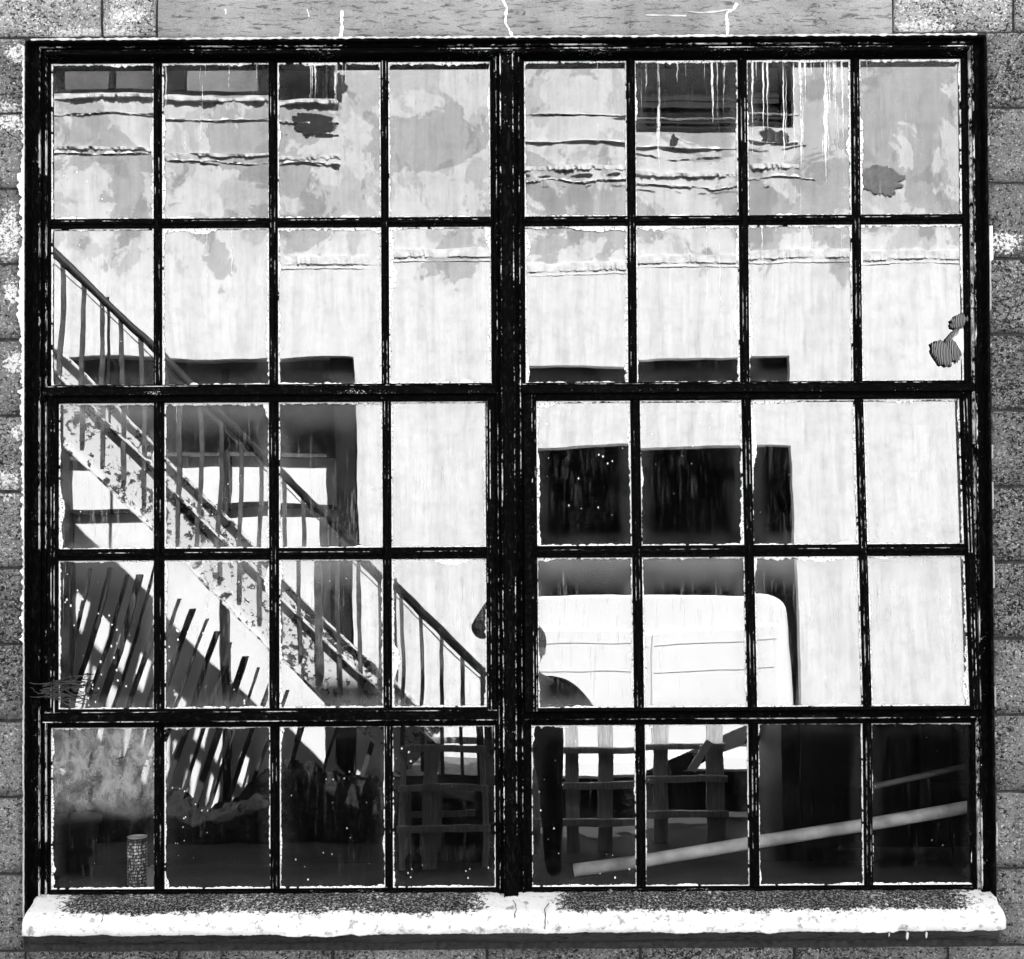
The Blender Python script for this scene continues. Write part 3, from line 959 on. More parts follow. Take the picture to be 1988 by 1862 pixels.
# rendered apron under the sill
bm = bmesh.new(); nx = 120; prev = None
for i in range(nx + 1):
    x = -1.243 + 2.49 * i / nx
    zb = 0.690 + 0.004 * fbm(x * 8, 3) - 0.004 * abs(fbm(x * 30, 5))
    cur = [bm.verts.new((x, WALL_Y + .01, .7215)), bm.verts.new((x, WALL_Y - .010, .7215)), bm.verts.new((x, WALL_Y - .011 + .002 * fbm(x * 10, 9), .705)), bm.verts.new((x, WALL_Y - .008, zb)), bm.verts.new((x, WALL_Y + .01, zb - .002))]
    if prev:
        for k in range(4): bm.faces.new((prev[k], prev[k + 1], cur[k + 1], cur[k]))
    prev = cur
obj('apron', bm, M['under'], bld, True)

# ================================================================== INSIDE THE WINDOW
ZL = zz(1726) - .004
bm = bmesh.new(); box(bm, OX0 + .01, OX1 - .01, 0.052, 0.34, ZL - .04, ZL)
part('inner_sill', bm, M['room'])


def lathe(bm, prof, cx=0, cy_=0, seg=24):
    rings = [[bm.verts.new((cx + r * math.cos(2 * math.pi * k / seg), cy_ + r * math.sin(2 * math.pi * k / seg), z)) for k in range(seg)] for r, z in prof]
    for a, b in zip(rings, rings[1:]):
        for k in range(seg): bm.faces.new((a[k], a[(k + 1) % seg], b[(k + 1) % seg], b[k]))
    bm.faces.new(rings[0][::-1]); bm.faces.new(rings[-1])


cx_, _ = at(265, 1700, 0.09)
bm = bmesh.new(); lathe(bm, [(.021, 0), (.0265, .004), (.0265, .121), (.0235, .127)])
can = obj('tin_can', bm, M['can'], None, True, (cx_, 0.095, ZL + .0005))
tag(can, 'tall narrow printed tin can standing inside the lowest left corner pane', 'can')
bm = bmesh.new(); lathe(bm, [(.0235, .1272), (.026, .1285), (.026, .131), (.0225, .1312), (.022, .129)])
obj('lid', bm, M['tin'], can, True)
cx2, _ = at(292, 1700, 0.09)
bm = bmesh.new(); box(bm, -.009, .009, -.02, .02, 0, .052, 0, .001)
tag(obj('card_box', bm, M['card'], None, False, (cx2 + .006, 0.085, ZL + .0005)), 'small grey card box beside the tin can behind the lowest left pane', 'box')

# pale pipe running behind the lowest panes on the right
pa = [(at(x_, y_, .12), .12) for x_, y_ in ((1110, 1688), (1235, 1672), (1460, 1636), (1680, 1603), (1890, 1568), (1905, 1565))]
bm = bmesh.new(); tube(bm, [(p[0], d, p[1]) for p, d in pa], .0175, 14)
pipe = obj('heating_pipe', bm, M['pipe'], None, True)
tag(pipe, 'pale round pipe slanting upward to the right behind the lowest right panes', 'pipe')
bm = bmesh.new(); tube(bm, [(at(1682, 1532, .15)[0], .15, at(1682, 1532, .15)[1]), (at(1895, 1486, .15)[0], .15, at(1895, 1486, .15)[1])], .008, 8)
tag(obj('thin_conduit', bm, M['baluster'], None, True), 'thin grey conduit above the pale pipe behind the lowest right corner pane', 'conduit')

# paper and rag stuffed into the broken corner of a pane
bm = bmesh.new()
outl = [(1884, 640), (1880, 632), (1868, 640), (1862, 655), (1850, 662), (1840, 672), (1846, 690), (1856, 704), (1870, 698), (1884, 694)]
pp = [at(x, y, GY) for x, y in outl]
cxm = sum(p[0] for p in pp) / len(pp); czm = sum(p[1] for p in pp) / len(pp)
rings = []
for f, yy in ((1.0, GY - .002), (.7, GY - .007), (.35, GY - .009)):
    rings.append([bm.verts.new((cxm + (p[0] - cxm) * f, yy + rnd.uniform(-.0015, .0015), czm + (p[1] - czm) * f)) for p in pp])
for a, b in zip(rings, rings[1:]):
    for k in range(len(pp)): bm.faces.new((a[k], a[(k + 1) % len(pp)], b[(k + 1) % len(pp)], b[k]))
bm.faces.new(rings[-1])
patch = obj('paper_patch', bm, M['paper'])
tag(patch, 'torn white paper and rag stuffed in a broken pane corner by the right jamb', 'patch')


def wad(cx, cy, rx, ry, rot, seed):
    bm = bmesh.new()
    bmesh.ops.create_uvsphere(bm, u_segments=26, v_segments=18, radius=1.0)
    X, Z = at(cx, cy, GY)
    for v in bm.verts:
        p = v.co.copy()
        f = 1 + 0.10 * math.sin(p.x * 14 + seed) + 0.18 * fbm(p.x * 1.5 + seed, p.z * 1.5, p.y)
        q = Vector((p.x * rx * S * f, p.y * .010, p.z * ry * S * f))
        c, s = math.cos(rot), math.sin(rot)
        v.co = (X + q.x * c - q.z * s, GY - .007 + q.y, Z + q.x * s + q.z * c)
    return bm


obj('rag', wad(1833, 690, 19, 27, .55, 1.0), M['rag'], patch, True)
obj('rag', wad(1853, 684, 12, 24, .35, 2.6), M['rag'], patch, True)
obj('rag', wad(1867, 628, 20, 13, .5, 4.0), M['rag'], patch, True)
obj('rag', wad(1851, 655, 4, 20, -.75, 6.0), M['rag'], patch, True)

# dry vine caught on the left jamb
bm = bmesh.new()
for k in range(26):
    x, y = 85 + rnd.uniform(-6, 6), 1338 + rnd.uniform(-16, 14)
    pts = []
    a = rnd.uniform(-.35, .15) + (math.pi if rnd.random() < .3 else 0)
    for i in range(7):
        X, Z = at(x, y, -.02); pts.append((X, -.022 + rnd.uniform(-.006, .004), Z))
        x += math.cos(a) * 14 * (1 if k % 3 else .6); y += math.sin(a) * 10; a += rnd.uniform(-.5, .5)
    tube(bm, pts, .0012, 4, False)
tag(obj('dead_vine', bm, M['twig']), 'wispy dead vine caught on the left jamb beside the fourth row of panes', 'vine')

# ================================================================== ACROSS THE ALLEY (seen mirrored in the panes)
FY = -5.0
fb = empty('whitewashed_building', (0, FY, 0))
tag(fb, 'sunlit whitewashed building with dark upper windows, mirrored in the panes', 'building')


def fpart(name, bm, mat, parent=None, smooth=False):
    bmesh.ops.translate(bm, verts=bm.verts, vec=(0, -FY, 0))
    return obj(name, bm, mat, parent or fb, smooth)


def F(x, y): return at(x, y, -FY)    # façade coordinates for something mirrored


GX0, GX1, GT = -4.5, F(692, 0)[0], F(0, 686)[1]
DX0, DX1 = 0.0, F(1545, 0)[0]
W1 = (F(60, 0)[0], F(658, 0)[0], F(0, 176)[1], 6.1)
W2 = (F(1238, 0)[0], F(1552, 0)[0], F(0, 240)[1], 6.0)
bm = bmesh.new()
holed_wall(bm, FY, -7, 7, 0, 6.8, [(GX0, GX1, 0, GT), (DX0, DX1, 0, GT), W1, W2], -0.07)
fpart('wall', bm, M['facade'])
bm = bmesh.new()
box(bm, -7, 7, -12, FY - .02, 6.801, 6.95)
fpart('roof', bm, M['dark'])
# left bay: recessed white doors with dark bars and a head panel standing in for shadows
yb = FY - .46
bm = bmesh.new(); box(bm, GX0 - .1, GX1 + .1, yb - .06, yb, 0, GT + .1)
dr = fpart('door', bm, M['door_white'])
for (a, b) in ((F(0, 968)[1] - .02, .0),):
    bm = bmesh.new(); box(bm, GX0, GX1 - .02, yb + .001, yb + .045, a, a + .035); obj_ = fpart('shadow_rail', bm, M['rail_dark'])  # dark bar in place of a shadow line across the door
for X in (GX1 - .10, -2.05, -3.2):
    bm = bmesh.new(); box(bm, X, X + .055, yb + .001, yb + .06, 0, GT); fpart('shadow_post', bm, M['rail_dark'])  # dark uprights drawn where the jamb and bars shade the door
bm = bmesh.new(); box(bm, GX0, GX1 + .05, yb + .001, yb + .05, GT - .62, GT + .05); fpart('head_shadow_panel', bm, mat_flat('head_shadow_panel', .10, .8, .2, .5, 9))  # dark panel stands in for the shadow under the bay's head
# right bay: dark garage of bare blocks
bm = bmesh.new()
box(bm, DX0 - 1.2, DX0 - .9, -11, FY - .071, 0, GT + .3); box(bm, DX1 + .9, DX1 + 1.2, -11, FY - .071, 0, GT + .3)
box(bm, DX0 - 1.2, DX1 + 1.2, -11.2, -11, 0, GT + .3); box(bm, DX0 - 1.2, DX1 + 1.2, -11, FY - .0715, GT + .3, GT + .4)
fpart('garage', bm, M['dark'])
# ledges and string courses, chipped
def ledge(x0, x1, zc, h, d, amp, seed, name='ledge', mat='ledge'):
    bm = bmesh.new(); n = int((x1 - x0) / .010); prev = None
    for i in range(n + 1):
        x = x0 + (x1 - x0) * i / n
        zo = amp * fbm(x * 2.5, seed); c = amp * abs(fbm(x * 9, seed + 3, 0, 6)) * 1.6 + min(.012, .35 * h) * abs(fbm(x * 28, seed, 0, 6)) * 2
        d_ = d * min(1, max(.12, .75 + 1.1 * fbm(x * 5, seed * 3.1, 0, 6)))
        cur = [bm.verts.new((x, FY - .02, zc + h / 2 + zo)), bm.verts.new((x, FY + d_, zc + h / 2 + zo - .006)), bm.verts.new((x, FY + d_ - min(c * .5, d_ * .8), zc - h / 2 + zo + c)), bm.verts.new((x, FY - .02, zc - h / 2 + zo + c))]
        if prev:
            for k in range(3): bm.faces.new((prev[k], prev[k + 1], cur[k + 1], cur[k]))
        prev = cur
    return fpart(name, bm, M[mat])
ledge(F(536, 0)[0], F(1900, 0)[0], F(0, 494)[1], .065, .010, .001, 1)
ledge(F(536, 0)[0], F(1900, 0)[0], F(0, 510)[1], .012, .005, .001, 2)
ledge(F(60, 0)[0], F(662, 0)[0], F(0, 184)[1], .03, .03, .006, 3)
ledge(F(60, 0)[0], F(662, 0)[0], F(0, 222)[1], .018, .012, .022, 4)
ledge(F(60, 0)[0], F(664, 0)[0], F(0, 288)[1], .03, .016, .016, 5)
ledge(F(60, 0)[0], F(664, 0)[0], F(0, 300)[1], .016, .010, .03, 6)
ledge(F(1000, 0)[0], F(1560, 0)[0], F(0, 325)[1], .04, .022, .012, 7)
ledge(F(1000, 0)[0], F(1590, 0)[0], F(0, 350)[1], .02, .012, .03, 8)
ledge(F(1000, 0)[0], F(1560, 0)[0], F(0, 270)[1], .012, .02, .02, 9)
ledge(F(1000, 0)[0], F(1560, 0)[0], F(0, 213)[1], .012, .012, .01, 10)
# dark crack lines and missing chunks
def crackline(x0, x1, zc, amp, w, seed):
    bm = bmesh.new(); n = int((x1 - x0) / .010); prev = None
    for i in range(n + 1):
        x = x0 + (x1 - x0) * i / n; z = zc + amp * fbm(x * 2.2, seed, 0, 7); ww = w * (.35 + 1.8 * fbm(x * 7, seed + 5, 0, 7))
        if ww < .0015: prev = None; continue
        cur = [bm.verts.new((x, FY + .004, z - ww / 2)), bm.verts.new((x, FY + .004, z + ww / 2))]
        if prev: bm.faces.new((prev[0], prev[1], cur[1], cur[0]))
        prev = cur
    fpart('crack', bm, M['rail_dark'])
crackline(F(95, 0)[0], F(520, 0)[0], F(0, 221)[1], .03, .02, 1)
crackline(F(520, 0)[0], F(662, 0)[0], F(0, 244)[1], .03, .02, 2)
crackline(F(95, 0)[0], F(662, 0)[0], F(0, 300)[1], .05, .018, 3)
crackline(F(1023, 0)[0], F(1225, 0)[0], F(0, 216)[1], .03, .010, 4)
crackline(F(1240, 0)[0], F(1600, 0)[0], F(0, 285)[1], .05, .012, 5)
crackline(F(1023, 0)[0], F(1235, 0)[0], F(0, 338)[1], .03, .020, 6)
crackline(F(1023, 0)[0], F(1500, 0)[0], F(0, 362)[1], .06, .007, 7)
# a fallen patch of render beside the upper left window and a hole under it
for (cx, cy, rx, ry, sd) in ((664, 152, 14, 26, 1), (610, 225, 44, 20, 2), (1512, 260, 26, 17, 3), (1318, 255, 8, 14, 4), (1730, 350, 44, 26, 8)):
    bm = bmesh.new(); X, Z = F(cx, cy); vs_ = []
    for k in range(160):
        a = 2 * math.pi * k / 160; f = .9 + .55 * fbm(math.cos(a) * .8 + sd * 7, math.sin(a) * .8, 0, 3) + .16 * fbm(math.cos(a) * 3 + sd, math.sin(a) * 3, 0, 3) + .14 * fbm(math.cos(a) * 14 + sd, math.sin(a) * 14, 0, 4)
        vs_.append(bm.verts.new((X + rx * S * 2.56 * f * math.cos(a), FY + .006, Z + ry * S * 2.56 * f * math.sin(a))))
    bm.faces.new(vs_); fpart('missing_render', bm, M['rail_dark'] if sd < 8 else M['card'])


def fwindow(w, bars, hb=None):
    x0, x1, z0, z1 = w
    bm = bmesh.new(); y = FY - .12
    box(bm, x0 + .05, x1 - .05, y - .02, y - .012, z0 + .04, z1)
    wd = fpart('window', bm, M['shop_glass'])
    bm = bmesh.new()
    box(bm, x0, x0 + .06, y - .011, y + .04, z0, z1); box(bm, x1 - .06, x1, y - .011, y + .04, z0, z1)
    box(bm, x0 + .061, x1 - .061, y - .011, y + .04, z0, z0 + .06)
    for (b, wdt) in bars: box(bm, b - wdt / 2, b + wdt / 2, y - .0105, y + .045, z0 + .061, z1)
    fpart('window_frame', bm, M['dark'])
    return y
y = fwindow(W1, [(F(206, 0)[0], .035), (F(326, 0)[0], .20), (F(512, 0)[0], .10)])
bm = bmesh.new(); box(bm, F(356, 0)[0], F(500, 0)[0], y - .01, y + .002, F(0, 168)[1], 6.0); fpart('curtain', bm, mat_flat('pale_curtain', .20, .9, .1, .4, 4))
bm = bmesh.new(); box(bm, F(110, 0)[0], F(300, 0)[0], y - .011, y - .002, F(0, 168)[1], 6.0); fpart('curtain', bm, mat_flat('dim_curtain', .10, .9, .1, .4, 3))
y = fwindow(W2, [])
bm = bmesh.new()
for yy, hh in ((158, .03), (170, .035), (212, .02), (200, .012)):
    z = F(0, yy + 10)[1]; box(bm, W2[0] + .06, W2[1] - .06, y - .004, y + .004, z, z + hh)
fpart('blind_slats', bm, mat_flat('blind', .025, .8, .2, .2, 4))

# ---- white van backed into the right bay
vx0, vx1 = DX0 - .02, DX1 - .008
van = empty('white_van', ((vx0 + vx1) / 2, FY, 0))
tag(van, 'white panel van backed into the dark bay, mirrored in the right vent panes', 'van')
VT = 2.16
def vpart(name, bm, mat, parent=None, smooth=False):
    off = (-(vx0 + vx1) / 2, -FY, 0)
    bmesh.ops.translate(bm, verts=bm.verts, vec=off)
    return obj(name, bm, mat, parent or van, smooth)
def vsec(y, top, inset=0.0, zb=.35):
    r = .17; a, b = vx0 + inset, vx1 - inset; pts = [(a + .05, zb), (b - .05, zb), (b, zb + .1), (b, 1.1)]
    for k in range(7):
        t_ = k / 6 * math.pi / 2; pts.append((b - .05 - r + r * math.cos(t_), top - r * .8 + r * .8 * math.sin(t_)))
    pts += [((a + b) / 2, top + .012)]
    for k in range(7):
        t_ = math.pi / 2 + k / 6 * math.pi / 2; pts.append((a + .05 + r + r * math.cos(t_), top - r * .8 + r * .8 * math.sin(t_)))
    pts += [(a, 1.1), (a, zb + .1)]
    return [(x, y, z) for x, z in pts]
bm = bmesh.new(); secs = [vsec(FY - .06, VT - .02, .02), vsec(FY - .10, VT), vsec(FY - 3.3, VT), vsec(FY - 3.9, VT - .12, .04), vsec(FY - 4.5, 1.25, .08), vsec(FY - 5.0, 1.05, .14), vsec(FY - 5.1, .8, .2)]
rings = [[bm.verts.new(p) for p in s] for s in secs]
for a, b in zip(rings, rings[1:]):
    n = len(a)
    for k in range(n): bm.faces.new((a[k], a[(k + 1) % n], b[(k + 1) % n], b[k]))
bm.faces.new(rings[0]); bm.faces.new(rings[-1][::-1])
vpart('body', bm, M['van'])
vc = (vx0 + vx1) / 2
for s in (-1, 1):
    bm = bmesh.new(); a, b = sorted((vc + s * .002, vc + s * .84)); box(bm, a, b, FY - .0595, FY - .045, .52, 1.93, 0, .006)
    d = vpart('rear_door', bm, M['van'])
    for z in (.95, 1.66, 1.84):
        bm = bmesh.new(); box(bm, a + .02, b - .02, FY - .0448, FY - .043, z, z + .005); vpart('seam', bm, M['seam'], d)
    bm = bmesh.new(); box(bm, vc + s * .10 - .05, vc + s * .10 + .05, FY - .0448, FY - .02, 1.08, 1.11, 0, .004); vpart('handle', bm, M['rubber'], d)
    bm = bmesh.new(); box(bm, vc + s * .90 - .035, vc + s * .90 + .035, FY - .0595, FY - .03, .75, 1.08, 0, .006); vpart('tail_light', bm, M['lens'])
    for yw in (FY - 1.0, FY - 4.1):
        bm = bmesh.new(); X = vc + s * .80
        cyl = bmesh.ops.create_cone(bm, cap_ends=True, segments=24, radius1=.33, radius2=.33, depth=.2)
        bmesh.ops.rotate(bm, verts=bm.verts, matrix=Matrix.Rotation(R(90), 3, 'Y')); bmesh.ops.translate(bm, verts=bm.verts, vec=(X, yw, .33))
        w = vpart('wheel', bm, M['rubber'])
        bm = bmesh.new(); bmesh.ops.create_cone(bm, cap_ends=True, segments=20, radius1=.19, radius2=.17, depth=.03)
        bmesh.ops.rotate(bm, verts=bm.verts, matrix=Matrix.Rotation(R(90), 3, 'Y')); bmesh.ops.translate(bm, verts=bm.verts, vec=(X + s * .112, yw, .33))
        vpart('rim', bm, M['tin'], w)
bm = bmesh.new(); box(bm, vx0 + .05, vx1 - .05, FY - .09, FY - .03, .33, .45, 0, .02); vpart('bumper', bm, M['van'])

# ---- outdoor steel stair coming down in front of the left bay
SY0, SY1 = -3.95, -4.75          # outer and inner stringer
st = empty('steel_staircase', (0, SY0, 0))
tag(st, 'flaking outdoor steel staircase with thin balusters, mirrored in the left panes', 'staircase')
def spart(name, bm, mat, parent=None, smooth=False):
    bmesh.ops.translate(bm, verts=bm.verts, vec=(0, -SY0, 0)); return obj(name, bm, mat, parent or st, smooth)
SLOPE = 0.985
fo = S * (CAM_D - SY0) / CAM_D
# stringer centre line passes the mirrored points (200, 905) and (640, 1300)
sx, sz = at(520, 1180, -SY0)
def strz(x): return sz - (x - sx) * SLOPE
x_bot = sx + (sz - .60) / SLOPE
x_rail = -.14
x_top = -4.6
for yy in (SY0, SY1):
    bm = bmesh.new()
    beam(bm, (x_top, yy, strz(x_top)), (x_bot, yy, strz(x_bot)), .012, .26, 0)
    for s in (-1, 1):
        n = Vector((SLOPE, 0, 1)).normalized() * (s * .134)
        beam(bm, (x_top + n.x, yy + .02, strz(x_top) + n.z), (x_bot + n.x, yy + .02, strz(x_bot) + n.z), .055, .010, 0)
    spart('stringer', bm, M['stair_steel'])
ntr = int((x_bot - x_top) / .15)
for k in range(ntr):
    x = x_bot - .10 - k * .15; z = strz(x) + .03
    bm = bmesh.new()
    box(bm, x - .042, x + .036, SY1 + .008, SY0 - .008, z - .014, z, 0)
    box(bm, x + .0365, x + .041, SY1 + .008, SY0 - .008, z - .030, z, 0)
    spart('tread', bm, M['tread'])
RH = .88
for yy in (SY0 + .03,):
    bm = bmesh.new(); tube(bm, [(x_top, yy, strz(x_top) + RH), (x_rail, yy, strz(x_rail) + RH)], +.026, 10)
    hr = spart('handrail', bm, M['rail_dark'], None, True)
    bm = bmesh.new(); beam(bm, (x_top, yy, strz(x_top) + RH - .075), (x_rail, yy, strz(x_rail) + RH - .060), .022, .006)
    spart('under_rail', bm, M['baluster'])
x = x_rail - .03; k = 0
while x > x_top:
    for yy in (SY0 + .03,) if k % 1 == 0 else ():
        bm = bmesh.new(); z = max(strz(x), .56); w = .011 if k % 8 else .022
        box(bm, x - w, x + w, yy - w, yy + w, z - (.06), strz(x) + RH - .02)
        spart('baluster', bm, M['baluster'])
    if k % 16 == 5:
        bm = bmesh.new(); box(bm, x - .008, x + .008, SY1 - .008, SY1 + .008, z, strz(x) + RH - .02); spart('baluster', bm, M['rail_dark'])
    x -= .118; k += 1
bm = bmesh.new(); box(bm, x_rail, x_rail + .05, SY0 + .005, SY0 + .055, 0, strz(x_rail) + RH + .03); spart('newel', bm, M['rail_dark'])
bm = bmesh.new(); box(bm, x_bot - .16, x_rail + .06, SY1, SY0 + .002, .42, .495); spart('landing', bm, M['tread'])
for X in (x_bot - .12, x_rail - .05):
    for Y in (SY1 + .03, SY0 - .05):
        bm = bmesh.new(); box(bm, X - .03, X + .03, Y - .03, Y + .03, 0, .419); spart('landing_leg', bm, M['rail_dark'])

# open slatted crate in front of the landing
CY = -3.80
cr = empty('slatted_crate', (-.36, CY, 0))
tag(cr, 'open grey slatted crate, mirrored in the lowest pane left of the post', 'crate')
def cpart(name, bm, mat):
    bmesh.ops.translate(bm, verts=bm.verts, vec=(.36, -CY, 0)); return obj(name, bm, mat, cr)
def C(x, y): return at(x, y, -CY)
for Y in (CY, CY - .42):
    for (xa, xb) in ((779, 790), (822, 850), (935, 946)):
        bm = bmesh.new(); box(bm, C(xa, 0)[0], C(xb, 0)[0], Y - .02, Y, 0.0, C(0, 1448)[1]); cpart('upright', bm, M['pallet'])
    for (ya, yb_) in ((1444, 1458), (1524, 1537), (1600, 1612)):
        bm = bmesh.new(); box(bm, C(776, 0)[0], C(950, 0)[0], Y + .001, Y + .018, C(0, yb_)[1], C(0, ya)[1]); cpart('slat', bm, M['pallet'])
for xa in (784, 940):
    bm = bmesh.new(); box(bm, C(xa, 0)[0] - .012, C(xa, 0)[0] + .012, CY - .419, CY - .021, .03, .09); cpart('slat', bm, M['pallet'])

# ---- grey pallet standing on edge by the van
PY = -4.25
def Pp(x, y): return at(x, y, -PY)
x0, zt = Pp(1035, 1400); x1, _ = Pp(1400, 1400)
z0 = .0
pal = empty('wooden_pallet', ((x0 + x1) / 2, PY, 0))
tag(pal, 'weathered wooden pallet stood on edge, mirrored in the lowest panes right of the post', 'pallet')
def ppart(name, bm, mat):
    bmesh.ops.translate(bm, verts=bm.verts, vec=(-(x0 + x1) / 2, -PY, 0)); return obj(name, bm, mat, pal)
for (xa, xb) in ((1030, 1050), (1098, 1122), (1160, 1190), (1268, 1296), (1372, 1408)):
    bm = bmesh.new(); a, _ = Pp(xa, 0); b, _ = Pp(xb, 0)
    box(bm, a, b, PY - .02, PY, 0.0, zt + .04, 0, .002); ppart('slat', bm, M['pallet'])
for (ya, yb) in ((1446, 1458), (1512, 1526), (1584, 1598)):
    bm = bmesh.new(); _, a = Pp(0, yb); _, b = Pp(0, ya)
    box(bm, x0 - .03, x1 + .04, PY + .001, PY + .035, a, b, 0, .002); ppart('stringer_board', bm, M['pallet'])

# ---- clutter and added shadow planks below the stair and along the wall foot
def outdoor(name, bm, mat, loc, label, cat, group=None, smooth=False):
    bmesh.ops.translate(bm, verts=bm.verts, vec=(-loc[0], -loc[1], -loc[2]))
    return tag(obj(name, bm, mat, None, smooth, loc), label, cat, group)


bm = bmesh.new(); nx, ny = 110, 14; gr = []
for j in range(ny + 1):
    row = []
    for i in range(nx + 1):
        x = -3.9 + 3.75 * i / nx; t_ = j / ny
        top = .26 + .22 * fbm(x * 1.1, 3.3) + .08 * fbm(x * 3, 8)
        y = -4.42 - .5 * t_
        z = top * math.sin(math.pi * min(1, t_ * 1.15) * .5) ** .6 + .05 * fbm(x * 6, t_ * 5, 2) * (t_ > 0)
        row.append(bm.verts.new((x, y + .06 * fbm(x * 4, t_ * 3, 7), max(z, 0.003))))
    gr.append(row)
for j in range(ny):
    for i in range(nx): bm.faces.new((gr[j][i], gr[j][i + 1], gr[j + 1][i + 1], gr[j + 1][i]))
outdoor('tarpaulin', bm, M['tarp'], (-2.0, -4.6, 0), 'lumpy dark tarpaulin heap under the staircase, mirrored in the lowest left panes', 'tarpaulin', None, True)

ORD = ('first', 'second', 'third', 'fourth', 'fifth', 'sixth', 'seventh', 'eighth', 'ninth', 'tenth', 'eleventh', 'twelfth', 'thirteenth', 'fourteenth', 'fifteenth', 'sixteenth', 'seventeenth', 'eighteenth')
for k, (xt, yt, xb, yb_) in enumerate(((168, 1090, 120, 1330), (205, 1085, 150, 1350), (238, 1100, 178, 1360), (262, 1100, 196, 1400), (292, 1080, 215, 1420), (318, 1110, 240, 1420),
                        (352, 1150, 262, 1450), (380, 1170, 292, 1450), (410, 1190, 318, 1470), (428, 1215, 350, 1480), (452, 1235, 382, 1480), (480, 1260, 405, 1500),
                        (505, 1280, 436, 1500), (530, 1305, 462, 1520), (560, 1330, 492, 1540), (600, 1380, 545, 1560), (660, 1400, 610, 1570), (730, 1420, 690, 1570))):
    bm = bmesh.new()
    a, b = F(xt, yt), F(xb, yb_); d = ((a[0] - b[0]) / max(.01, a[1] - b[1]))
    foot = b[0] - d * b[1]
    w = (.009, .016, .011, .022)[k % 4]
    ya, yb2 = FY + .04, FY + .26
    vs8 = []
    for (X, Y, Z) in ((foot, yb2, 0.0), (a[0], ya, a[1])):
        for sx_, sy_ in ((-1, -1), (1, -1), (1, 1), (-1, 1)): vs8.append(bm.verts.new((X + sx_ * w, Y + sy_ * .012, Z)))
    for idx in ((0, 1, 2, 3), (7, 6, 5, 4), (0, 4, 5, 1), (1, 5, 6, 2), (2, 6, 7, 3), (3, 7, 4, 0)): bm.faces.new([vs8[i] for i in idx])
    outdoor('tread_shadow_plank', bm, M['plank'], (foot, yb2, 0), '%s dark strip from the left of those added as tread shadows below the stair' % ORD[k], 'plank', 'dark planks added as tread shadows below the stair')  # dark slats added to imitate the shadow stripes of the treads

# dark steel skip beside the bay
kx0, kx1, ky0, ky1, kz = 1.50, 3.75, -4.45, -3.65, .90
sk = empty('steel_skip', ((kx0 + kx1) / 2, (ky0 + ky1) / 2, 0))
tag(sk, 'dark steel rubbish skip with level rims, mirrored in the two lowest right panes', 'skip')
def kpart(name, bm, mat):
    bmesh.ops.translate(bm, verts=bm.verts, vec=(-(kx0 + kx1) / 2, -(ky0 + ky1) / 2, 0)); return obj(name, bm, mat, sk)
bm = bmesh.new()
for t0, t1, ya, yb3 in ((kx0, kx1, ky1 - .03, ky1), (kx0, kx1, ky0, ky0 + .03), (kx0, kx0 + .03, ky0 + .031, ky1 - .031), (kx1 - .03, kx1, ky0 + .031, ky1 - .031)): box(bm, t0, t1, ya, yb3, .12, kz)
box(bm, kx0 + .031, kx1 - .031, ky0 + .031, ky1 - .031, .12, .16); kpart('body', bm, M['skip'])
bm = bmesh.new(); box(bm, kx0 - .03, kx1 + .03, ky1 + .001, ky1 + .04, kz - .06, kz + .01); kpart('rim', bm, M['skip'])
bm = bmesh.new(); box(bm, kx0, kx1, ky1 + .001, ky1 + .03, .42, .47); kpart('rib', bm, M['skip'])
for X in (kx0 + .1, kx0 + .8, kx0 + 1.5, kx1 - .1):
    bm = bmesh.new(); box(bm, X, X + .06, ky1 + .001, ky1 + .05, .13, kz - .065); kpart('rib', bm, M['skip'])
for X in (kx0 + .25, kx1 - .25):
    for Y in (ky0 + .15, ky1 - .15):
        bm = bmesh.new(); lathe(bm, [(.02, 0), (.06, .005), (.06, .115), (.02, .119)], X, Y, 14); kpart('castor', bm, M['rubber'])

bm = bmesh.new(); a, b = Pp(1215, 1540), Pp(1470, 1425)
beam(bm, (a[0], PY - .06, a[1]), (b[0], PY - .06, b[1]), .022, .10); ppart('loose_board', bm, M['plank'])
bm = bmesh.new(); a, b = Pp(1338, 1500), Pp(1376, 1440)
beam(bm, (a[0], PY + .055, a[1]), (b[0], PY + .055, b[1]), .02, .05); ppart('broken_slat', bm, M['paper'])
# ---- potted palm at the foot of the stair
PX, _ = at(215, 0, 4.4)
pl = empty('potted_palm', (PX, -3.62, 0))
tag(pl, 'small potted palm with drooping fronds, mirrored in the lowest left pane', 'plant')
bm = bmesh.new(); lathe(bm, [(.12, 0), (.16, .26), (.175, .27), (.175, .30), (.15, .30)]); obj('pot', bm, M['pot'], pl, True)
for k in range(9):
    bm = bmesh.new(); a = k * 2.4; tilt = .35 + .09 * (k % 4); ln = .62 + .05 * (k % 3)
    pts = []; p = Vector((0, 0, .28)); el = math.pi / 2 - tilt * .5
    for i in range(9):
        pts.append(p.copy()); p += Vector((math.cos(a) * math.cos(el), math.sin(a) * math.cos(el) * .5, math.sin(el))) * ln / 8; el -= .22
    tube(bm, pts, .004, 5)
    for i in range(2, 9):
        for s in (-1, 1):
            q = pts[i]; d = Vector((-math.sin(a) * s, math.cos(a) * s, 0)); fw = Vector((math.cos(a), math.sin(a) * .5, -.5))
            tip = q + (d + fw * .8).normalized() * .16
            m_ = (q + tip) / 2 + Vector((0, 0, .012)); wv = fw.normalized() * .011
            v = [bm.verts.new(c) for c in (q, m_ + wv, tip, m_ - wv)]; bm.faces.new(v)
    obj('frond', bm, M['leaf'], pl)

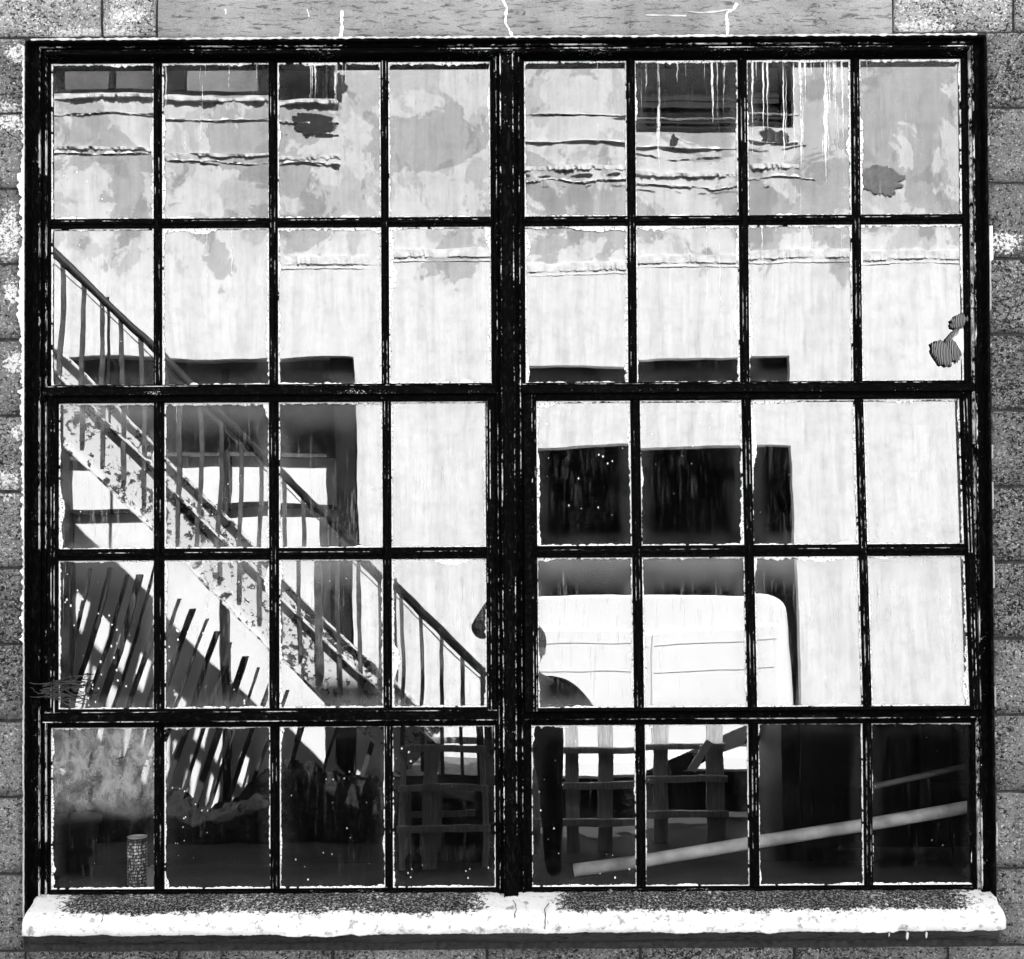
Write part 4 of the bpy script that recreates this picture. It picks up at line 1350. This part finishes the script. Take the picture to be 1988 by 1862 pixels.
# ================================================================== THE PHOTOGRAPHER
def skin_mesh(name, verts, edges, radii, mat, parent, root=0, sub=2):
    me = bpy.data.meshes.new(name); me.from_pydata(verts, edges, []); me.materials.append(mat)
    o = bpy.data.objects.new(name, me); link(o, parent)
    sm = o.modifiers.new('skin', 'SKIN')
    for i, r in enumerate(radii):
        d = me.skin_vertices[0].data[i]; rr = r if isinstance(r, tuple) else (r, r)
        d.radius = rr; d.use_root = (i == root)
    ss = o.modifiers.new('sub', 'SUBSURF'); ss.levels = sub; ss.render_levels = sub
    for p in me.polygons: p.use_smooth = True
    sm.use_smooth_shade = True
    return o
PBX, PBY = 0.10, -3.60
man = empty('person', (PBX, PBY, 0))
tag(man, 'person in a dark jacket and cap photographing the window, mirrored beside the middle post', 'person')
# one continuous clothed body: pelvis, spine, neck, two arms raised to hold a phone, two legs
V = [(0, 0, .98), (0, 0, 1.14), (0, -.01, 1.32), (0, -.01, 1.46), (0, .0, 1.55),
     (.19, -.01, 1.47), (.33, .06, 1.30), (.12, .30, 1.50),
     (-.19, -.01, 1.47), (-.275, .09, 1.36), (-.20, .30, 1.52),
     (.10, 0, .90), (.12, .02, .50), (.13, -.02, .10), (.14, .10, .05),
     (-.10, 0, .90), (-.12, .03, .50), (-.13, -.02, .10), (-.14, .10, .05)]
E = [(0, 1), (1, 2), (2, 3), (3, 4), (3, 5), (5, 6), (6, 7), (3, 8), (8, 9), (9, 10), (0, 11), (11, 12), (12, 13), (13, 14), (0, 15), (15, 16), (16, 17), (17, 18)]
Rr = [(.17, .13), (.165, .12), (.19, .13), (.15, .11), (.06, .06), (.095, .09), (.065, .06), (.042, .04), (.095, .09), (.065, .06), (.042, .04),
      (.10, .10), (.07, .07), (.05, .05), (.045, .04), (.10, .10), (.07, .07), (.05, .05), (.045, .04)]
body = skin_mesh('body', V, E, Rr, M['coat'], man)
# head: skull with face
bm = bmesh.new(); bmesh.ops.create_uvsphere(bm, u_segments=32, v_segments=24, radius=1)
for v in bm.verts:
    p = v.co.copy(); x, yv, z = p.x * .078, p.y * .098, p.z * .118
    if z < 0: x *= 1 + z * 1.9; yv *= 1 + z * .8
    if yv > 0:                       # face looks along +y, towards the window
        if abs(x) < .018 and -.035 < z < .015: yv += .020 * (1 - abs(x) / .018) * (.4 + (.015 - z) / .05 * .6)
        if .012 < abs(x) < .045 and .0 < z < .030: yv -= .010
        if abs(x) < .025 and -.062 < z < -.050: yv -= .006
    v.co = (x, yv, z)
head = obj('head', bm, M['skin'], man, True, (0, .03, 1.70))
for s in (-1, 1):
    bm = bmesh.new(); bmesh.ops.create_uvsphere(bm, u_segments=12, v_segments=8, radius=1)
    for v in bm.verts: v.co = (s * .078 + v.co.x * .010, v.co.y * .020, v.co.z * .032)
    obj('ear', bm, M['skin'], head, True)
    bm = bmesh.new(); bmesh.ops.create_uvsphere(bm, u_segments=10, v_segments=8, radius=.011)
    bmesh.ops.translate(bm, verts=bm.verts, vec=(s * .030, .082, .014)); obj('eye', bm, M['hair'], head, True)
bm = bmesh.new(); bmesh.ops.create_uvsphere(bm, u_segments=28, v_segments=16, radius=1)
for v in list(bm.verts):
    if v.co.z < -.25: bm.verts.remove(v)
for v in bm.verts: v.co = (v.co.x * .088, v.co.y * .108 - .004, v.co.z * .108 + .032)
cap = obj('cap', bm, M['coat'], head, True)
bm = bmesh.new()
for k in range(11):
    pass
prism(bm, [(.075 * math.cos(a), .085 + .070 * math.sin(a)) for a in [math.pi * k / 10 for k in range(11)]], .048, .054, 'xy'); obj('peak', bm, M['coat'], head)
# hands closed on the phone
ph = (-PBX - .0, -CAM_D - PBY - .035, EYE - .005)
for s, wrist in ((1, (.12, .30, 1.50)), (-1, (-.20, .30, 1.52))):
    w = Vector(wrist); tgt = Vector((ph[0] + s * .07, ph[1] - .01, ph[2] - .01)); pm = w.lerp(tgt, .55)
    V = [tuple(w), tuple(pm), tuple(w.lerp(tgt, .8))]; E = [(0, 1), (1, 2)]; Rr = [(.030, .022), (.038, .018), (.034, .014)]
    for f in range(4):
        b = len(V); z = .030 - f * .020; ln = (.95, 1.0, .95, .8)[f]
        V += [(tgt.x + s * .012, tgt.y - .010, tgt.z + z), (tgt.x + s * .016, tgt.y - .004 + .022 * ln, tgt.z + z * 1.05), (tgt.x - s * .010 * ln, tgt.y + .030, tgt.z + z * 1.1)]
        E += [(2, b), (b, b + 1), (b + 1, b + 2)]; Rr += [(.010, .010), (.009, .009), (.008, .008)]
    b = len(V); V += [(tgt.x + s * .002, tgt.y - .026, tgt.z - .030), (tgt.x - s * .030, tgt.y - .022, tgt.z - .010)]; E += [(1, b), (b, b + 1)]; Rr += [(.012, .012), (.009, .009)]
    skin_mesh('hand', V, E, Rr, M['skin'], man, 0, 1)
bm = bmesh.new(); box(bm, -.075, .075, -.0045, .0045, -.036, .036, 0, .003)
phone = obj('phone', bm, M['phone'], None, False, (0.0, -CAM_D - .020, EYE))
tag(phone, 'dark phone held level in both hands of the person', 'phone')
